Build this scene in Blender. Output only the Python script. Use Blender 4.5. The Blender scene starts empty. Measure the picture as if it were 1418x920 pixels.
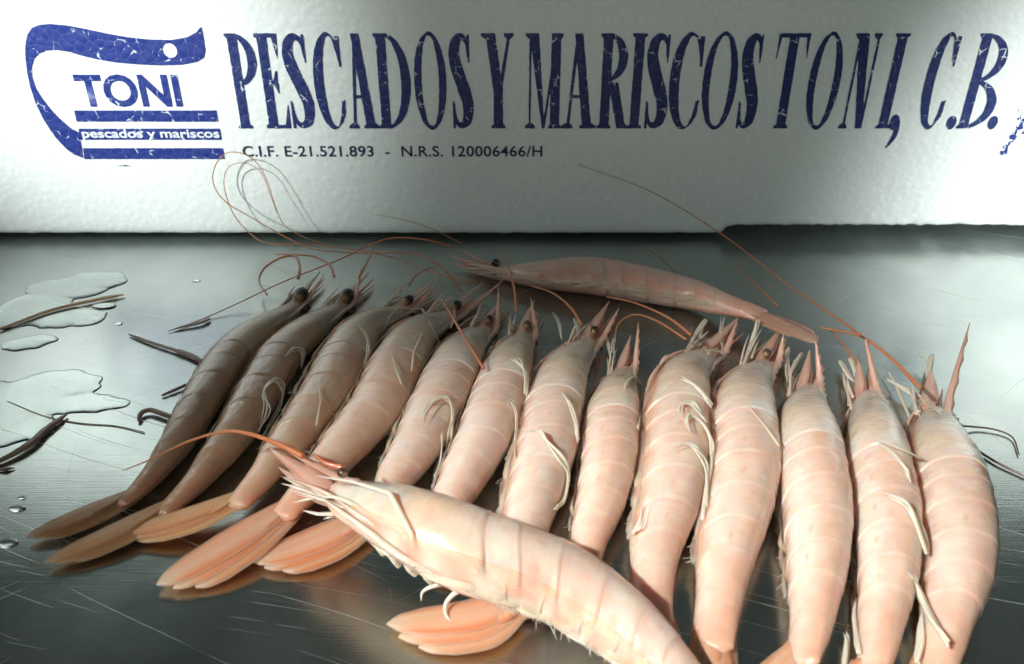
import bpy, bmesh, math, random
import numpy as np
from mathutils import Vector, Matrix, noise
from mathutils.bvhtree import BVHTree

random.seed(7)
CM = 0.01
SC = bpy.context.scene
COL = SC.collection
V = Vector

# ------------------------------------------------------------------ camera
CAM_H, CAM_D, PITCH, FPX = 18.0, 42.0, math.radians(30.0), 1150.0   # cm, cm, rad, px of a 1418 px frame
cam = bpy.data.cameras.new('camera')
cam.sensor_width = 36.0
cam.lens = 36.0 * FPX / 1418.0
cam.clip_start, cam.clip_end = 0.005, 50.0
cam_ob = bpy.data.objects.new('camera', cam)
COL.objects.link(cam_ob)
cam_ob.location = (0, -CAM_D * CM, CAM_H * CM)
cam_ob.rotation_euler = (math.pi / 2 - PITCH, 0, 0)
SC.camera = cam_ob
cam.dof.use_dof = True
cam.dof.focus_distance = 0.31
cam.dof.aperture_fstop = 22.0

# ------------------------------------------------------------------ light
SC.world = bpy.data.worlds.new('World')
SC.world.use_nodes = True
bg = SC.world.node_tree.nodes['Background']
bg.inputs['Color'].default_value = (0.70, 0.86, 0.80, 1)
bg.inputs['Strength'].default_value = 0.09

def spot(name, loc, target, power, angle, blend, color, radius=0.02):
    l = bpy.data.lights.new(name, 'SPOT')
    l.energy, l.spot_size, l.spot_blend, l.color, l.shadow_soft_size = power, math.radians(angle), blend, color, radius
    o = bpy.data.objects.new(name, l)
    COL.objects.link(o)
    o.location = loc
    d = V(target) - V(loc)
    o.rotation_euler = d.to_track_quat('-Z', 'Y').to_euler()
    return o

spot('key_spot', (-0.80, -0.82, 0.92), (0.055, -0.30, 0.0), 146, 17.0, 1.0, (1.0, 0.96, 0.90), 0.025)
spot('wall_spot_west', (-0.70, -0.85, 0.66), (-0.215, 0.0, 0.12), 106, 14.5, 1.0, (0.95, 1.0, 0.98), 0.03)
spot('wall_spot_east', (0.80, -0.80, 0.55), (0.345, 0.0, 0.055), 112, 17.5, 1.0, (0.95, 1.0, 0.98), 0.03)
def softbox(name, loc, target, power, size, color):
    l = bpy.data.lights.new(name, 'AREA')
    l.shape, l.size, l.energy, l.color = 'DISK', size, power, color
    o = bpy.data.objects.new(name, l)
    COL.objects.link(o)
    o.location = loc
    o.rotation_euler = (V(target) - V(loc)).to_track_quat('-Z', 'Y').to_euler()
softbox('wall_fill', (-0.20, -1.15, 0.40), (0, 0, 0.10), 1.35, 0.5, (0.92, 1.0, 0.95))  # fill lamp added behind the camera to lift the middle of the wall
softbox('side_rim_lamp', (-1.05, -0.10, 0.55), (0, -0.18, 0.0), 1.3, 0.40, (0.90, 0.98, 1.0))  # area lamp added at left for side light and wet highlights on flanks

vs = SC.view_settings
vs.view_transform, vs.look, vs.gamma, vs.exposure = 'Standard', 'None', 1.0, 0.0
vs.use_curve_mapping = False
SC.cycles.use_denoising = True
SC.cycles.max_bounces = 7
SC.cycles.diffuse_bounces = 3
SC.cycles.glossy_bounces = 3
SC.cycles.transmission_bounces = 6
SC.cycles.transparent_max_bounces = 8
SC.cycles.use_adaptive_sampling = True
SC.cycles.adaptive_threshold = 0.05

# ------------------------------------------------------------------ measuring
_c, _s = math.cos(PITCH), math.sin(PITCH)
CAMP = V((0, -CAM_D, CAM_H))
def sight(x, y):
    a, b = (x - 709) / FPX, -(y - 460) / FPX
    return V((a, _c + b * _s, -_s + b * _c))
def W(x, y, z=0.0):                 # where a measured point lies at height z over the counter, cm
    d = sight(x, y)
    return CAMP + d * ((z - CAM_H) / d.z)
BOX_Y = -1.0                        # the box face stands on this plane
def F(x, y, Y=BOX_Y):                 # where it lies on an upright plane Y, cm
    d = sight(x, y)
    return CAMP + d * ((Y + CAM_D) / d.y)

# ------------------------------------------------------------------ helpers
def link(name, me, mat, parent=None, origin=V((0, 0, 0)), smooth=True):
    if smooth:
        me.polygons.foreach_set('use_smooth', [True] * len(me.polygons))
    me.materials.append(mat)
    o = bpy.data.objects.new(name, me)
    COL.objects.link(o)
    if parent is not None:
        o.parent = parent
    else:
        o.location = V(origin) * CM
    return o

def mesh(name, vs_, fs, origin=V((0, 0, 0)), cols=None):
    me = bpy.data.meshes.new(name)
    o = V(origin)
    me.from_pydata([tuple((V(v) - o) * CM) for v in vs_], [], fs)
    if cols is not None:
        ca = me.color_attributes.new('pigment', 'FLOAT_COLOR', 'POINT')
        ca.data.foreach_set('color', [c for k in cols for c in (k[0], k[1], k[2], k[3] if len(k) > 3 else 0.9)])
    me.update()
    return me

def tag(o, label=None, cat=None, group=None, kind=None):
    if label: o['label'] = label
    if cat: o['category'] = cat
    if group: o['group'] = group
    if kind: o['kind'] = kind
    return o

def catmull(pts, n):
    pts = [V(p) for p in pts]
    P = [pts[0] * 2 - pts[1]] + pts + [pts[-1] * 2 - pts[-2]]
    out = []
    m = len(pts) - 1
    for i in range(n):
        s = i / (n - 1) * m
        k = min(int(s), m - 1)
        u = s - k
        p0, p1, p2, p3 = P[k], P[k + 1], P[k + 2], P[k + 3]
        out.append(0.5 * ((2 * p1) + (p2 - p0) * u + (2 * p0 - 5 * p1 + 4 * p2 - p3) * u * u + (3 * p1 - p0 - 3 * p2 + p3) * u ** 3))
    return out

def lerp(a, b, t): return a + (b - a) * t
def mix3(a, b, t):
    t = max(0.0, min(1.0, t))
    return tuple(a[i] + (b[i] - a[i]) * t for i in range(3))
def interp(x, xs, ys): return float(np.interp(x, xs, ys))
def sstep(a, b, x):
    t = max(0.0, min(1.0, (x - a) / (b - a)))
    return t * t * (3 - 2 * t)

def tube(pts, rad, n=10, ns=8, flat=1.0, flat_axis=V((0, 0, 1)), col0=(1, 1, 1), col1=(1, 1, 1), colmid=None):
    """a tapering rounded tube; rad is a function of 0..1"""
    P = catmull(pts, n) if n else [V(p) for p in pts]
    n = len(P)
    vs_, fs, cs = [], [], []
    prev = None
    for i, p in enumerate(P):
        t = (P[min(i + 1, n - 1)] - P[max(i - 1, 0)])
        if t.length < 1e-6: t = V((0, 0, 1))
        t.normalize()
        if prev is None:
            a = flat_axis - t * flat_axis.dot(t)
            if a.length < 1e-3: a = V((1, 0, 0)) - t * t.x
        else:
            a = prev - t * prev.dot(t)
        a.normalize(); prev = a
        b = t.cross(a)
        s = i / (n - 1)
        r = rad(s)
        for k in range(ns):
            w = 2 * math.pi * k / ns
            vs_.append(p + a * (math.cos(w) * r * flat) + b * (math.sin(w) * r))
            c = mix3(col0, col1, s) if colmid is None else (mix3(col0, colmid, s * 2) if s < .5 else mix3(colmid, col1, s * 2 - 1))
            cs.append(c)
    for i in range(n - 1):
        for k in range(ns):
            fs.append((i * ns + k, i * ns + (k + 1) % ns, (i + 1) * ns + (k + 1) % ns, (i + 1) * ns + k))
    fs.append(tuple(range(ns - 1, -1, -1)))
    fs.append(tuple(range((n - 1) * ns, n * ns)))
    return vs_, fs, cs

# ------------------------------------------------------------------ materials
def mat(name):
    m = bpy.data.materials.new(name)
    m.use_nodes = True
    nt = m.node_tree
    return m, nt, nt.nodes['Principled BSDF']
def N(nt, kind, **kw):
    n = nt.nodes.new(kind)
    for k, v in kw.items():
        if k.startswith('i_'):
            n.inputs[k[2:].replace('_', ' ')].default_value = v
        else:
            setattr(n, k, v)
    return n
def L(nt, a, b): nt.links.new(a, b)

def flesh_material():
    m, nt, b = mat('prawn_shell')
    at = N(nt, 'ShaderNodeAttribute', attribute_name='pigment')
    tc = N(nt, 'ShaderNodeTexCoord')
    n1 = N(nt, 'ShaderNodeTexNoise'); n1.inputs['Scale'].default_value = 220; n1.inputs['Detail'].default_value = 5
    L(nt, tc.outputs['Object'], n1.inputs['Vector'])
    mul = N(nt, 'ShaderNodeMixRGB', blend_type='MULTIPLY'); mul.inputs[0].default_value = 0.25
    rp = N(nt, 'ShaderNodeValToRGB')
    rp.color_ramp.elements[0].position, rp.color_ramp.elements[0].color = 0.3, (0.72, 0.62, 0.55, 1)
    rp.color_ramp.elements[1].position, rp.color_ramp.elements[1].color = 0.72, (1, 1, 1, 1)
    L(nt, n1.outputs['Fac'], rp.inputs[0])
    L(nt, at.outputs['Color'], mul.inputs[1]); L(nt, rp.outputs[0], mul.inputs[2])
    # fine cross striations of the muscle under the shell
    uv = N(nt, 'ShaderNodeUVMap', uv_map='along')
    mpu = N(nt, 'ShaderNodeMapping'); mpu.inputs['Scale'].default_value = (130, 2.2, 1)
    L(nt, uv.outputs[0], mpu.inputs['Vector'])
    nu = N(nt, 'ShaderNodeTexNoise'); nu.inputs['Scale'].default_value = 1.0; nu.inputs['Detail'].default_value = 5; nu.inputs['Roughness'].default_value = .7
    L(nt, mpu.outputs[0], nu.inputs['Vector'])
    rpu = N(nt, 'ShaderNodeValToRGB')
    rpu.color_ramp.elements[0].position, rpu.color_ramp.elements[0].color = 0.34, (0.78, 0.64, 0.54, 1)
    rpu.color_ramp.elements[1].position, rpu.color_ramp.elements[1].color = 0.60, (1, 1, 1, 1)
    L(nt, nu.outputs['Fac'], rpu.inputs[0])
    mu2 = N(nt, 'ShaderNodeMixRGB', blend_type='MULTIPLY'); mu2.inputs[0].default_value = 0.22
    n7 = N(nt, 'ShaderNodeTexNoise'); n7.inputs['Scale'].default_value = 75; n7.inputs['Detail'].default_value = 4; n7.inputs['Roughness'].default_value = .65
    L(nt, tc.outputs['Object'], n7.inputs['Vector'])
    rp7 = N(nt, 'ShaderNodeValToRGB')
    rp7.color_ramp.elements[0].position, rp7.color_ramp.elements[0].color = 0.36, (0.96, 0.62, 0.50, 1)
    rp7.color_ramp.elements[1].position, rp7.color_ramp.elements[1].color = 0.60, (1, 1, 1, 1)
    L(nt, n7.outputs['Fac'], rp7.inputs[0])
    mu7 = N(nt, 'ShaderNodeMixRGB', blend_type='MULTIPLY'); mu7.inputs[0].default_value = 0.38
    L(nt, mul.outputs[0], mu7.inputs[1]); L(nt, rp7.outputs[0], mu7.inputs[2])
    L(nt, mu7.outputs[0], mu2.inputs[1]); L(nt, rpu.outputs[0], mu2.inputs[2])
    L(nt, mu2.outputs[0], b.inputs['Base Color'])
    b.inputs['Subsurface Weight'].default_value = 1.0
    b.inputs['Subsurface Radius'].default_value = (1.0, 0.36, 0.15)
    b.inputs['Subsurface Scale'].default_value = 0.0050
    b.inputs['Roughness'].default_value = 0.38
    b.inputs['IOR'].default_value = 1.42
    b.inputs['Coat Weight'].default_value = 0.9
    b.inputs['Coat Roughness'].default_value = 0.06
    n2 = N(nt, 'ShaderNodeTexNoise'); n2.inputs['Scale'].default_value = 420; n2.inputs['Detail'].default_value = 4
    n3 = N(nt, 'ShaderNodeTexNoise'); n3.inputs['Scale'].default_value = 95; n3.inputs['Detail'].default_value = 3
    L(nt, tc.outputs['Object'], n2.inputs['Vector']); L(nt, tc.outputs['Object'], n3.inputs['Vector'])
    add = N(nt, 'ShaderNodeMath', operation='MULTIPLY_ADD'); add.inputs[1].default_value = 0.35
    L(nt, n2.outputs['Fac'], add.inputs[0]); L(nt, n3.outputs['Fac'], add.inputs[2])
    bp = N(nt, 'ShaderNodeBump'); bp.inputs['Strength'].default_value = 0.2; bp.inputs['Distance'].default_value = 0.0006
    ad2 = N(nt, 'ShaderNodeMath', operation='MULTIPLY_ADD'); ad2.inputs[1].default_value = 0.25
    L(nt, nu.outputs['Fac'], ad2.inputs[0]); L(nt, add.outputs[0], ad2.inputs[2])
    L(nt, ad2.outputs[0], bp.inputs['Height'])
    L(nt, bp.outputs[0], b.inputs['Normal'])
    # the wet film breaks into beads and ridges of its own
    n4 = N(nt, 'ShaderNodeTexNoise'); n4.inputs['Scale'].default_value = 520; n4.inputs['Detail'].default_value = 3
    L(nt, tc.outputs['Object'], n4.inputs['Vector'])
    ad3 = N(nt, 'ShaderNodeMath', operation='MULTIPLY_ADD'); ad3.inputs[1].default_value = 1.6
    L(nt, n3.outputs['Fac'], ad3.inputs[0]); L(nt, n4.outputs['Fac'], ad3.inputs[2])
    bc = N(nt, 'ShaderNodeBump'); bc.inputs['Strength'].default_value = 0.65; bc.inputs['Distance'].default_value = 0.0008
    L(nt, ad3.outputs[0], bc.inputs['Height']); L(nt, bc.outputs[0], b.inputs['Coat Normal'])
    b.inputs['Coat IOR'].default_value = 1.65
    b.inputs['Transmission Weight'].default_value = 0.20      # clear shell over the flesh
    return m

def fin_material():
    m, nt, b = mat('prawn_fin')
    at = N(nt, 'ShaderNodeAttribute', attribute_name='pigment')
    L(nt, at.outputs['Color'], b.inputs['Base Color'])
    b.inputs['Subsurface Weight'].default_value = 0.5
    b.inputs['Subsurface Radius'].default_value = (1.0, 0.5, 0.25)
    b.inputs['Subsurface Scale'].default_value = 0.0025
    b.inputs['Roughness'].default_value = 0.32
    b.inputs['Coat Weight'].default_value = 0.5
    b.inputs['Coat Roughness'].default_value = 0.15
    tl = N(nt, 'ShaderNodeBsdfTranslucent'); L(nt, at.outputs['Color'], tl.inputs['Color'])
    tr = N(nt, 'ShaderNodeBsdfTransparent'); tr.inputs['Color'].default_value = (1, .93, .88, 1)
    m1 = N(nt, 'ShaderNodeMixShader'); m1.inputs[0].default_value = 0.3
    m2 = N(nt, 'ShaderNodeMixShader')
    inv = N(nt, 'ShaderNodeMath', operation='SUBTRACT'); inv.inputs[0].default_value = 1.0
    L(nt, at.outputs['Alpha'], inv.inputs[1]); L(nt, inv.outputs[0], m2.inputs[0])
    L(nt, b.outputs[0], m1.inputs[1]); L(nt, tl.outputs[0], m1.inputs[2])
    L(nt, m1.outputs[0], m2.inputs[1]); L(nt, tr.outputs[0], m2.inputs[2])
    L(nt, m2.outputs[0], nt.nodes['Material Output'].inputs['Surface'])
    uv = N(nt, 'ShaderNodeUVMap', uv_map='along')
    mpu = N(nt, 'ShaderNodeMapping'); mpu.inputs['Scale'].default_value = (3.0, 26, 1)
    L(nt, uv.outputs[0], mpu.inputs['Vector'])
    nu = N(nt, 'ShaderNodeTexNoise'); nu.inputs['Scale'].default_value = 1.0; nu.inputs['Detail'].default_value = 4
    L(nt, mpu.outputs[0], nu.inputs['Vector'])
    tc = N(nt, 'ShaderNodeTexCoord')
    n2 = N(nt, 'ShaderNodeTexNoise'); n2.inputs['Scale'].default_value = 300; n2.inputs['Detail'].default_value = 4
    L(nt, tc.outputs['Object'], n2.inputs['Vector'])
    rpu = N(nt, 'ShaderNodeValToRGB')
    rpu.color_ramp.elements[0].position, rpu.color_ramp.elements[0].color = 0.36, (0.86, 0.56, 0.40, 1)
    rpu.color_ramp.elements[1].position, rpu.color_ramp.elements[1].color = 0.58, (1, 1, 1, 1)
    L(nt, nu.outputs['Fac'], rpu.inputs[0])
    mu = N(nt, 'ShaderNodeMixRGB', blend_type='MULTIPLY'); mu.inputs[0].default_value = 0.18
    L(nt, at.outputs['Color'], mu.inputs[1]); L(nt, rpu.outputs[0], mu.inputs[2])
    L(nt, mu.outputs[0], b.inputs['Base Color']); L(nt, mu.outputs[0], tl.inputs['Color'])
    ad = N(nt, 'ShaderNodeMath', operation='ADD')
    L(nt, nu.outputs['Fac'], ad.inputs[0]); L(nt, n2.outputs['Fac'], ad.inputs[1])
    bp = N(nt, 'ShaderNodeBump'); bp.inputs['Strength'].default_value = 0.25; bp.inputs['Distance'].default_value = 0.0007
    L(nt, ad.outputs[0], bp.inputs['Height']); L(nt, bp.outputs[0], b.inputs['Normal']); L(nt, bp.outputs[0], b.inputs['Coat Normal'])
    return m

def eye_material():
    m, nt, b = mat('prawn_eye')
    at = N(nt, 'ShaderNodeAttribute', attribute_name='pigment')
    L(nt, at.outputs['Color'], b.inputs['Base Color'])
    b.inputs['Roughness'].default_value = 0.3
    b.inputs['Coat Weight'].default_value = 0.15
    b.inputs['Coat Roughness'].default_value = 0.08
    return m

FLESH, FIN, EYE = flesh_material(), fin_material(), eye_material()

def foam_nodes(nt):
    """bead cells of the foam in object space: returns (bead height, ink gap mask)"""
    tc = N(nt, 'ShaderNodeTexCoord')
    nz = N(nt, 'ShaderNodeTexNoise'); nz.inputs['Scale'].default_value = 60
    L(nt, tc.outputs['Object'], nz.inputs['Vector'])
    mx = N(nt, 'ShaderNodeMixRGB'); mx.inputs[0].default_value = 0.006
    L(nt, tc.outputs['Object'], mx.inputs[1]); L(nt, nz.outputs['Color'], mx.inputs[2])
    vo = N(nt, 'ShaderNodeTexVoronoi', feature='DISTANCE_TO_EDGE'); vo.inputs['Scale'].default_value = 240
    L(nt, mx.outputs[0], vo.inputs['Vector'])
    vf = N(nt, 'ShaderNodeTexVoronoi', feature='F1'); vf.inputs['Scale'].default_value = 240
    L(nt, mx.outputs[0], vf.inputs['Vector'])
    nb = N(nt, 'ShaderNodeTexNoise'); nb.inputs['Scale'].default_value = 90; nb.inputs['Detail'].default_value = 3
    L(nt, tc.outputs['Object'], nb.inputs['Vector'])
    return tc, vo, vf, nb

def foam_bump(nt, b, vo, vf, nb, strength):
    mr = N(nt, 'ShaderNodeMapRange', interpolation_type='SMOOTHERSTEP'); mr.inputs[1].default_value = 0.75; mr.inputs[2].default_value = 0.0
    L(nt, vf.outputs['Distance'], mr.inputs[0])
    ad = N(nt, 'ShaderNodeMath', operation='MULTIPLY_ADD'); ad.inputs[1].default_value = 0.35
    L(nt, nb.outputs['Fac'], ad.inputs[0]); L(nt, mr.outputs[0], ad.inputs[2])
    bp = N(nt, 'ShaderNodeBump'); bp.inputs['Strength'].default_value = strength; bp.inputs['Distance'].default_value = 0.0007
    L(nt, ad.outputs[0], bp.inputs['Height']); L(nt, bp.outputs[0], b.inputs['Normal'])

def foam_material():
    m, nt, b = mat('foam')
    tc, vo, vf, nb = foam_nodes(nt)
    rp = N(nt, 'ShaderNodeValToRGB')
    rp.color_ramp.elements[0].color = (0.79, 0.84, 0.815, 1)
    rp.color_ramp.elements[1].color = (0.84, 0.88, 0.86, 1)
    rp.color_ramp.elements[0].position, rp.color_ramp.elements[1].position = 0.0, 0.10
    L(nt, vo.outputs['Distance'], rp.inputs[0]); L(nt, rp.outputs[0], b.inputs['Base Color'])
    b.inputs['Roughness'].default_value = 0.48
    foam_bump(nt, b, vo, vf, nb, 0.26)
    return m

def ink_material(name, color, wear):
    m, nt, b = mat(name)
    tc, vo, vf, nb = foam_nodes(nt)
    # the stamp skips some bead edges: faint seams, and a few bare specks where the noise peaks
    seam = N(nt, 'ShaderNodeMapRange'); seam.inputs[1].default_value = 0.045; seam.inputs[2].default_value = 0.0
    seam.inputs[3].default_value = 0.0; seam.inputs[4].default_value = 0.6 * wear
    L(nt, vo.outputs['Distance'], seam.inputs[0])
    ns_ = N(nt, 'ShaderNodeTexNoise'); ns_.inputs['Scale'].default_value = 210; ns_.inputs['Detail'].default_value = 2
    L(nt, tc.outputs['Object'], ns_.inputs['Vector'])
    th = N(nt, 'ShaderNodeMapRange'); th.inputs[1].default_value = 0.56; th.inputs[2].default_value = 0.74
    th.inputs[3].default_value = 0.0; th.inputs[4].default_value = wear * 1.5
    L(nt, ns_.outputs['Fac'], th.inputs[0])
    ls = N(nt, 'ShaderNodeMath', operation='SUBTRACT')
    L(nt, th.outputs[0], ls.inputs[0]); L(nt, vo.outputs['Distance'], ls.inputs[1])
    sp = N(nt, 'ShaderNodeMapRange'); sp.inputs[1].default_value = -0.01; sp.inputs[2].default_value = 0.03
    L(nt, ls.outputs[0], sp.inputs[0])
    sc_ = N(nt, 'ShaderNodeMath', operation='MAXIMUM')
    L(nt, sp.outputs[0], sc_.inputs[0]); L(nt, seam.outputs[0], sc_.inputs[1])
    mx = N(nt, 'ShaderNodeMixRGB')
    mx.inputs[1].default_value = (*color, 1); mx.inputs[2].default_value = (0.62, 0.68, 0.74, 1)
    L(nt, sc_.outputs[0], mx.inputs[0])
    L(nt, mx.outputs[0], b.inputs['Base Color'])
    b.inputs['Roughness'].default_value = 0.5
    foam_bump(nt, b, vo, vf, nb, 0.25)
    return m

FOAM = foam_material()
INK = ink_material('blue_ink', (0.010, 0.028, 0.21), 0.06)
INK_DARK = ink_material('navy_ink', (0.008, 0.022, 0.135), 0.055)
INK_FINE = ink_material('fine_navy_ink', (0.012, 0.018, 0.07), 0.0)

def steel_material():
    m, nt, b = mat('scratched_steel')
    tc = N(nt, 'ShaderNodeTexCoord')
    b.inputs['Metallic'].default_value = 1.0
    # cloudy tone of a worn counter
    n0 = N(nt, 'ShaderNodeTexNoise'); n0.inputs['Scale'].default_value = 14; n0.inputs['Detail'].default_value = 6
    L(nt, tc.outputs['Object'], n0.inputs['Vector'])
    r0 = N(nt, 'ShaderNodeValToRGB')
    r0.color_ramp.elements[0].position, r0.color_ramp.elements[0].color = 0.3, (0.33, 0.365, 0.35, 1)
    r0.color_ramp.elements[1].position, r0.color_ramp.elements[1].color = 0.7, (0.46, 0.49, 0.475, 1)
    L(nt, n0.outputs['Fac'], r0.inputs[0])
    masks = []
    def scratches(angle, sx, sy, lo, hi, off):
        mp = N(nt, 'ShaderNodeMapping')
        mp.inputs['Rotation'].default_value = (0, 0, math.radians(angle))
        mp.inputs['Location'].default_value = (off, off * 1.7, 0)
        mp2 = N(nt, 'ShaderNodeMapping'); mp2.inputs['Scale'].default_value = (sx, sy, 1)
        wob = N(nt, 'ShaderNodeTexNoise'); wob.inputs['Scale'].default_value = 5
        L(nt, tc.outputs['Object'], wob.inputs['Vector'])
        mxw = N(nt, 'ShaderNodeMixRGB'); mxw.inputs[0].default_value = 0.03
        L(nt, tc.outputs['Object'], mxw.inputs[1]); L(nt, wob.outputs['Color'], mxw.inputs[2])
        L(nt, mxw.outputs[0], mp.inputs['Vector']); L(nt, mp.outputs[0], mp2.inputs['Vector'])
        n = N(nt, 'ShaderNodeTexNoise'); n.inputs['Scale'].default_value = 1.0; n.inputs['Detail'].default_value = 2
        L(nt, mp2.outputs[0], n.inputs['Vector'])
        r = N(nt, 'ShaderNodeMapRange'); r.inputs[1].default_value = lo; r.inputs[2].default_value = hi
        L(nt, n.outputs['Fac'], r.inputs[0])
        masks.append(r.outputs[0])
    scratches(22, 9, 1500, 0.69, 0.76, 0.0)
    scratches(14, 14, 2100, 0.70, 0.77, 3.1)
    scratches(-38, 12, 1900, 0.725, 0.78, 5.7)
    scratches(31, 6, 1100, 0.73, 0.78, 9.2)
    scratches(75, 16, 1700, 0.74, 0.79, 12.4)
    cur = masks[0]
    for k in masks[1:]:
        a = N(nt, 'ShaderNodeMath', operation='MAXIMUM')
        L(nt, cur, a.inputs[0]); L(nt, k, a.inputs[1]); cur = a.outputs[0]
    # brushed grain
    mp = N(nt, 'ShaderNodeMapping'); mp.inputs['Scale'].default_value = (40, 2600, 1); mp.inputs['Rotation'].default_value = (0, 0, math.radians(8))
    L(nt, tc.outputs['Object'], mp.inputs['Vector'])
    ng = N(nt, 'ShaderNodeTexNoise'); ng.inputs['Scale'].default_value = 1.0; ng.inputs['Detail'].default_value = 3
    L(nt, mp.outputs[0], ng.inputs['Vector'])
    cmix = N(nt, 'ShaderNodeMixRGB'); cmix.inputs[2].default_value = (0.78, 0.81, 0.79, 1)
    L(nt, cur, cmix.inputs[0]); L(nt, r0.outputs[0], cmix.inputs[1])
    L(nt, cmix.outputs[0], b.inputs['Base Color'])
    rr = N(nt, 'ShaderNodeMapRange'); rr.inputs[1].default_value = 0.3; rr.inputs[2].default_value = 0.7
    rr.inputs[3].default_value = 0.17; rr.inputs[4].default_value = 0.27
    n5 = N(nt, 'ShaderNodeTexNoise'); n5.inputs['Scale'].default_value = 30; n5.inputs['Detail'].default_value = 5
    L(nt, tc.outputs['Object'], n5.inputs['Vector']); L(nt, n5.outputs['Fac'], rr.inputs[0])
    ra = N(nt, 'ShaderNodeMath', operation='MULTIPLY_ADD'); ra.inputs[1].default_value = 0.35
    L(nt, cur, ra.inputs[0]); L(nt, rr.outputs[0], ra.inputs[2])
    L(nt, ra.outputs[0], b.inputs['Roughness'])
    hs = N(nt, 'ShaderNodeMath', operation='MULTIPLY_ADD'); hs.inputs[1].default_value = -3.0
    L(nt, cur, hs.inputs[0]); L(nt, ng.outputs['Fac'], hs.inputs[2])
    bp = N(nt, 'ShaderNodeBump'); bp.inputs['Strength'].default_value = 0.16; bp.inputs['Distance'].default_value = 0.0002
    L(nt, hs.outputs[0], bp.inputs['Height']); L(nt, bp.outputs[0], b.inputs['Normal'])
    return m
STEEL = steel_material()

def water_material():
    m, nt, b = mat('water')
    b.inputs['Base Color'].default_value = (0.97, 1, 0.99, 1)
    b.inputs['Transmission Weight'].default_value = 1.0
    b.inputs['IOR'].default_value = 1.33
    b.inputs['Roughness'].default_value = 0.02
    return m
WATER = water_material()

# ------------------------------------------------------------------ iso outline mesher (flat print, puddles)
def iso_mesh(Fv, x0, y0, step):
    """polygons where the sampled field is > 0; returns points (x, y, field) and faces"""
    ny, nx = Fv.shape
    ins = Fv > 0
    verts, faces, idx = [], [], {}
    def corner(i, j):
        k = (i, j)
        if k not in idx:
            idx[k] = len(verts); verts.append((x0 + j * step, y0 + i * step, float(Fv[i, j])))
        return idx[k]
    def edge(i, j, i2, j2):
        k = (i, j, i2, j2) if (i, j) < (i2, j2) else (i2, j2, i, j)
        if k not in idx:
            a, b_ = Fv[k[0], k[1]], Fv[k[2], k[3]]
            t = float(a / (a - b_))
            idx[k] = len(verts)
            verts.append((x0 + lerp(k[1], k[3], t) * step, y0 + lerp(k[0], k[2], t) * step, 0.0))
        return idx[k]
    cnt = ins[:-1, :-1].astype(int) + ins[:-1, 1:] + ins[1:, :-1] + ins[1:, 1:]
    for i, j in zip(*np.nonzero(cnt)):
        i, j = int(i), int(j)
        cs = [(i, j), (i, j + 1), (i + 1, j + 1), (i + 1, j)]
        if cnt[i, j] == 4:
            faces.append(tuple(corner(*c) for c in cs)); continue
        poly = []
        for k in range(4):
            a, b_ = cs[k], cs[(k + 1) % 4]
            if ins[a]: poly.append(corner(*a))
            if ins[a] != ins[b_]: poly.append(edge(*a, *b_))
        if len(poly) >= 3: faces.append(tuple(poly))
    return verts, faces

# ------------------------------------------------------------------ counter
def build_counter():
    bm = bmesh.new()
    bmesh.ops.create_cube(bm, size=1.0)
    for v in bm.verts:
        v.co.x *= 1.9; v.co.y = v.co.y * 1.25 - 0.05; v.co.z = v.co.z * 0.03 - 0.015
    bmesh.ops.bevel(bm, geom=[e for e in bm.edges], offset=0.006, segments=2, affect='EDGES')
    me = bpy.data.meshes.new('steel_counter'); bm.to_mesh(me); bm.free()
    return tag(link('steel_counter', me, STEEL, smooth=False), 'scratched brushed steel counter under the prawns and the foam box', 'counter', kind='structure')
build_counter()

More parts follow.
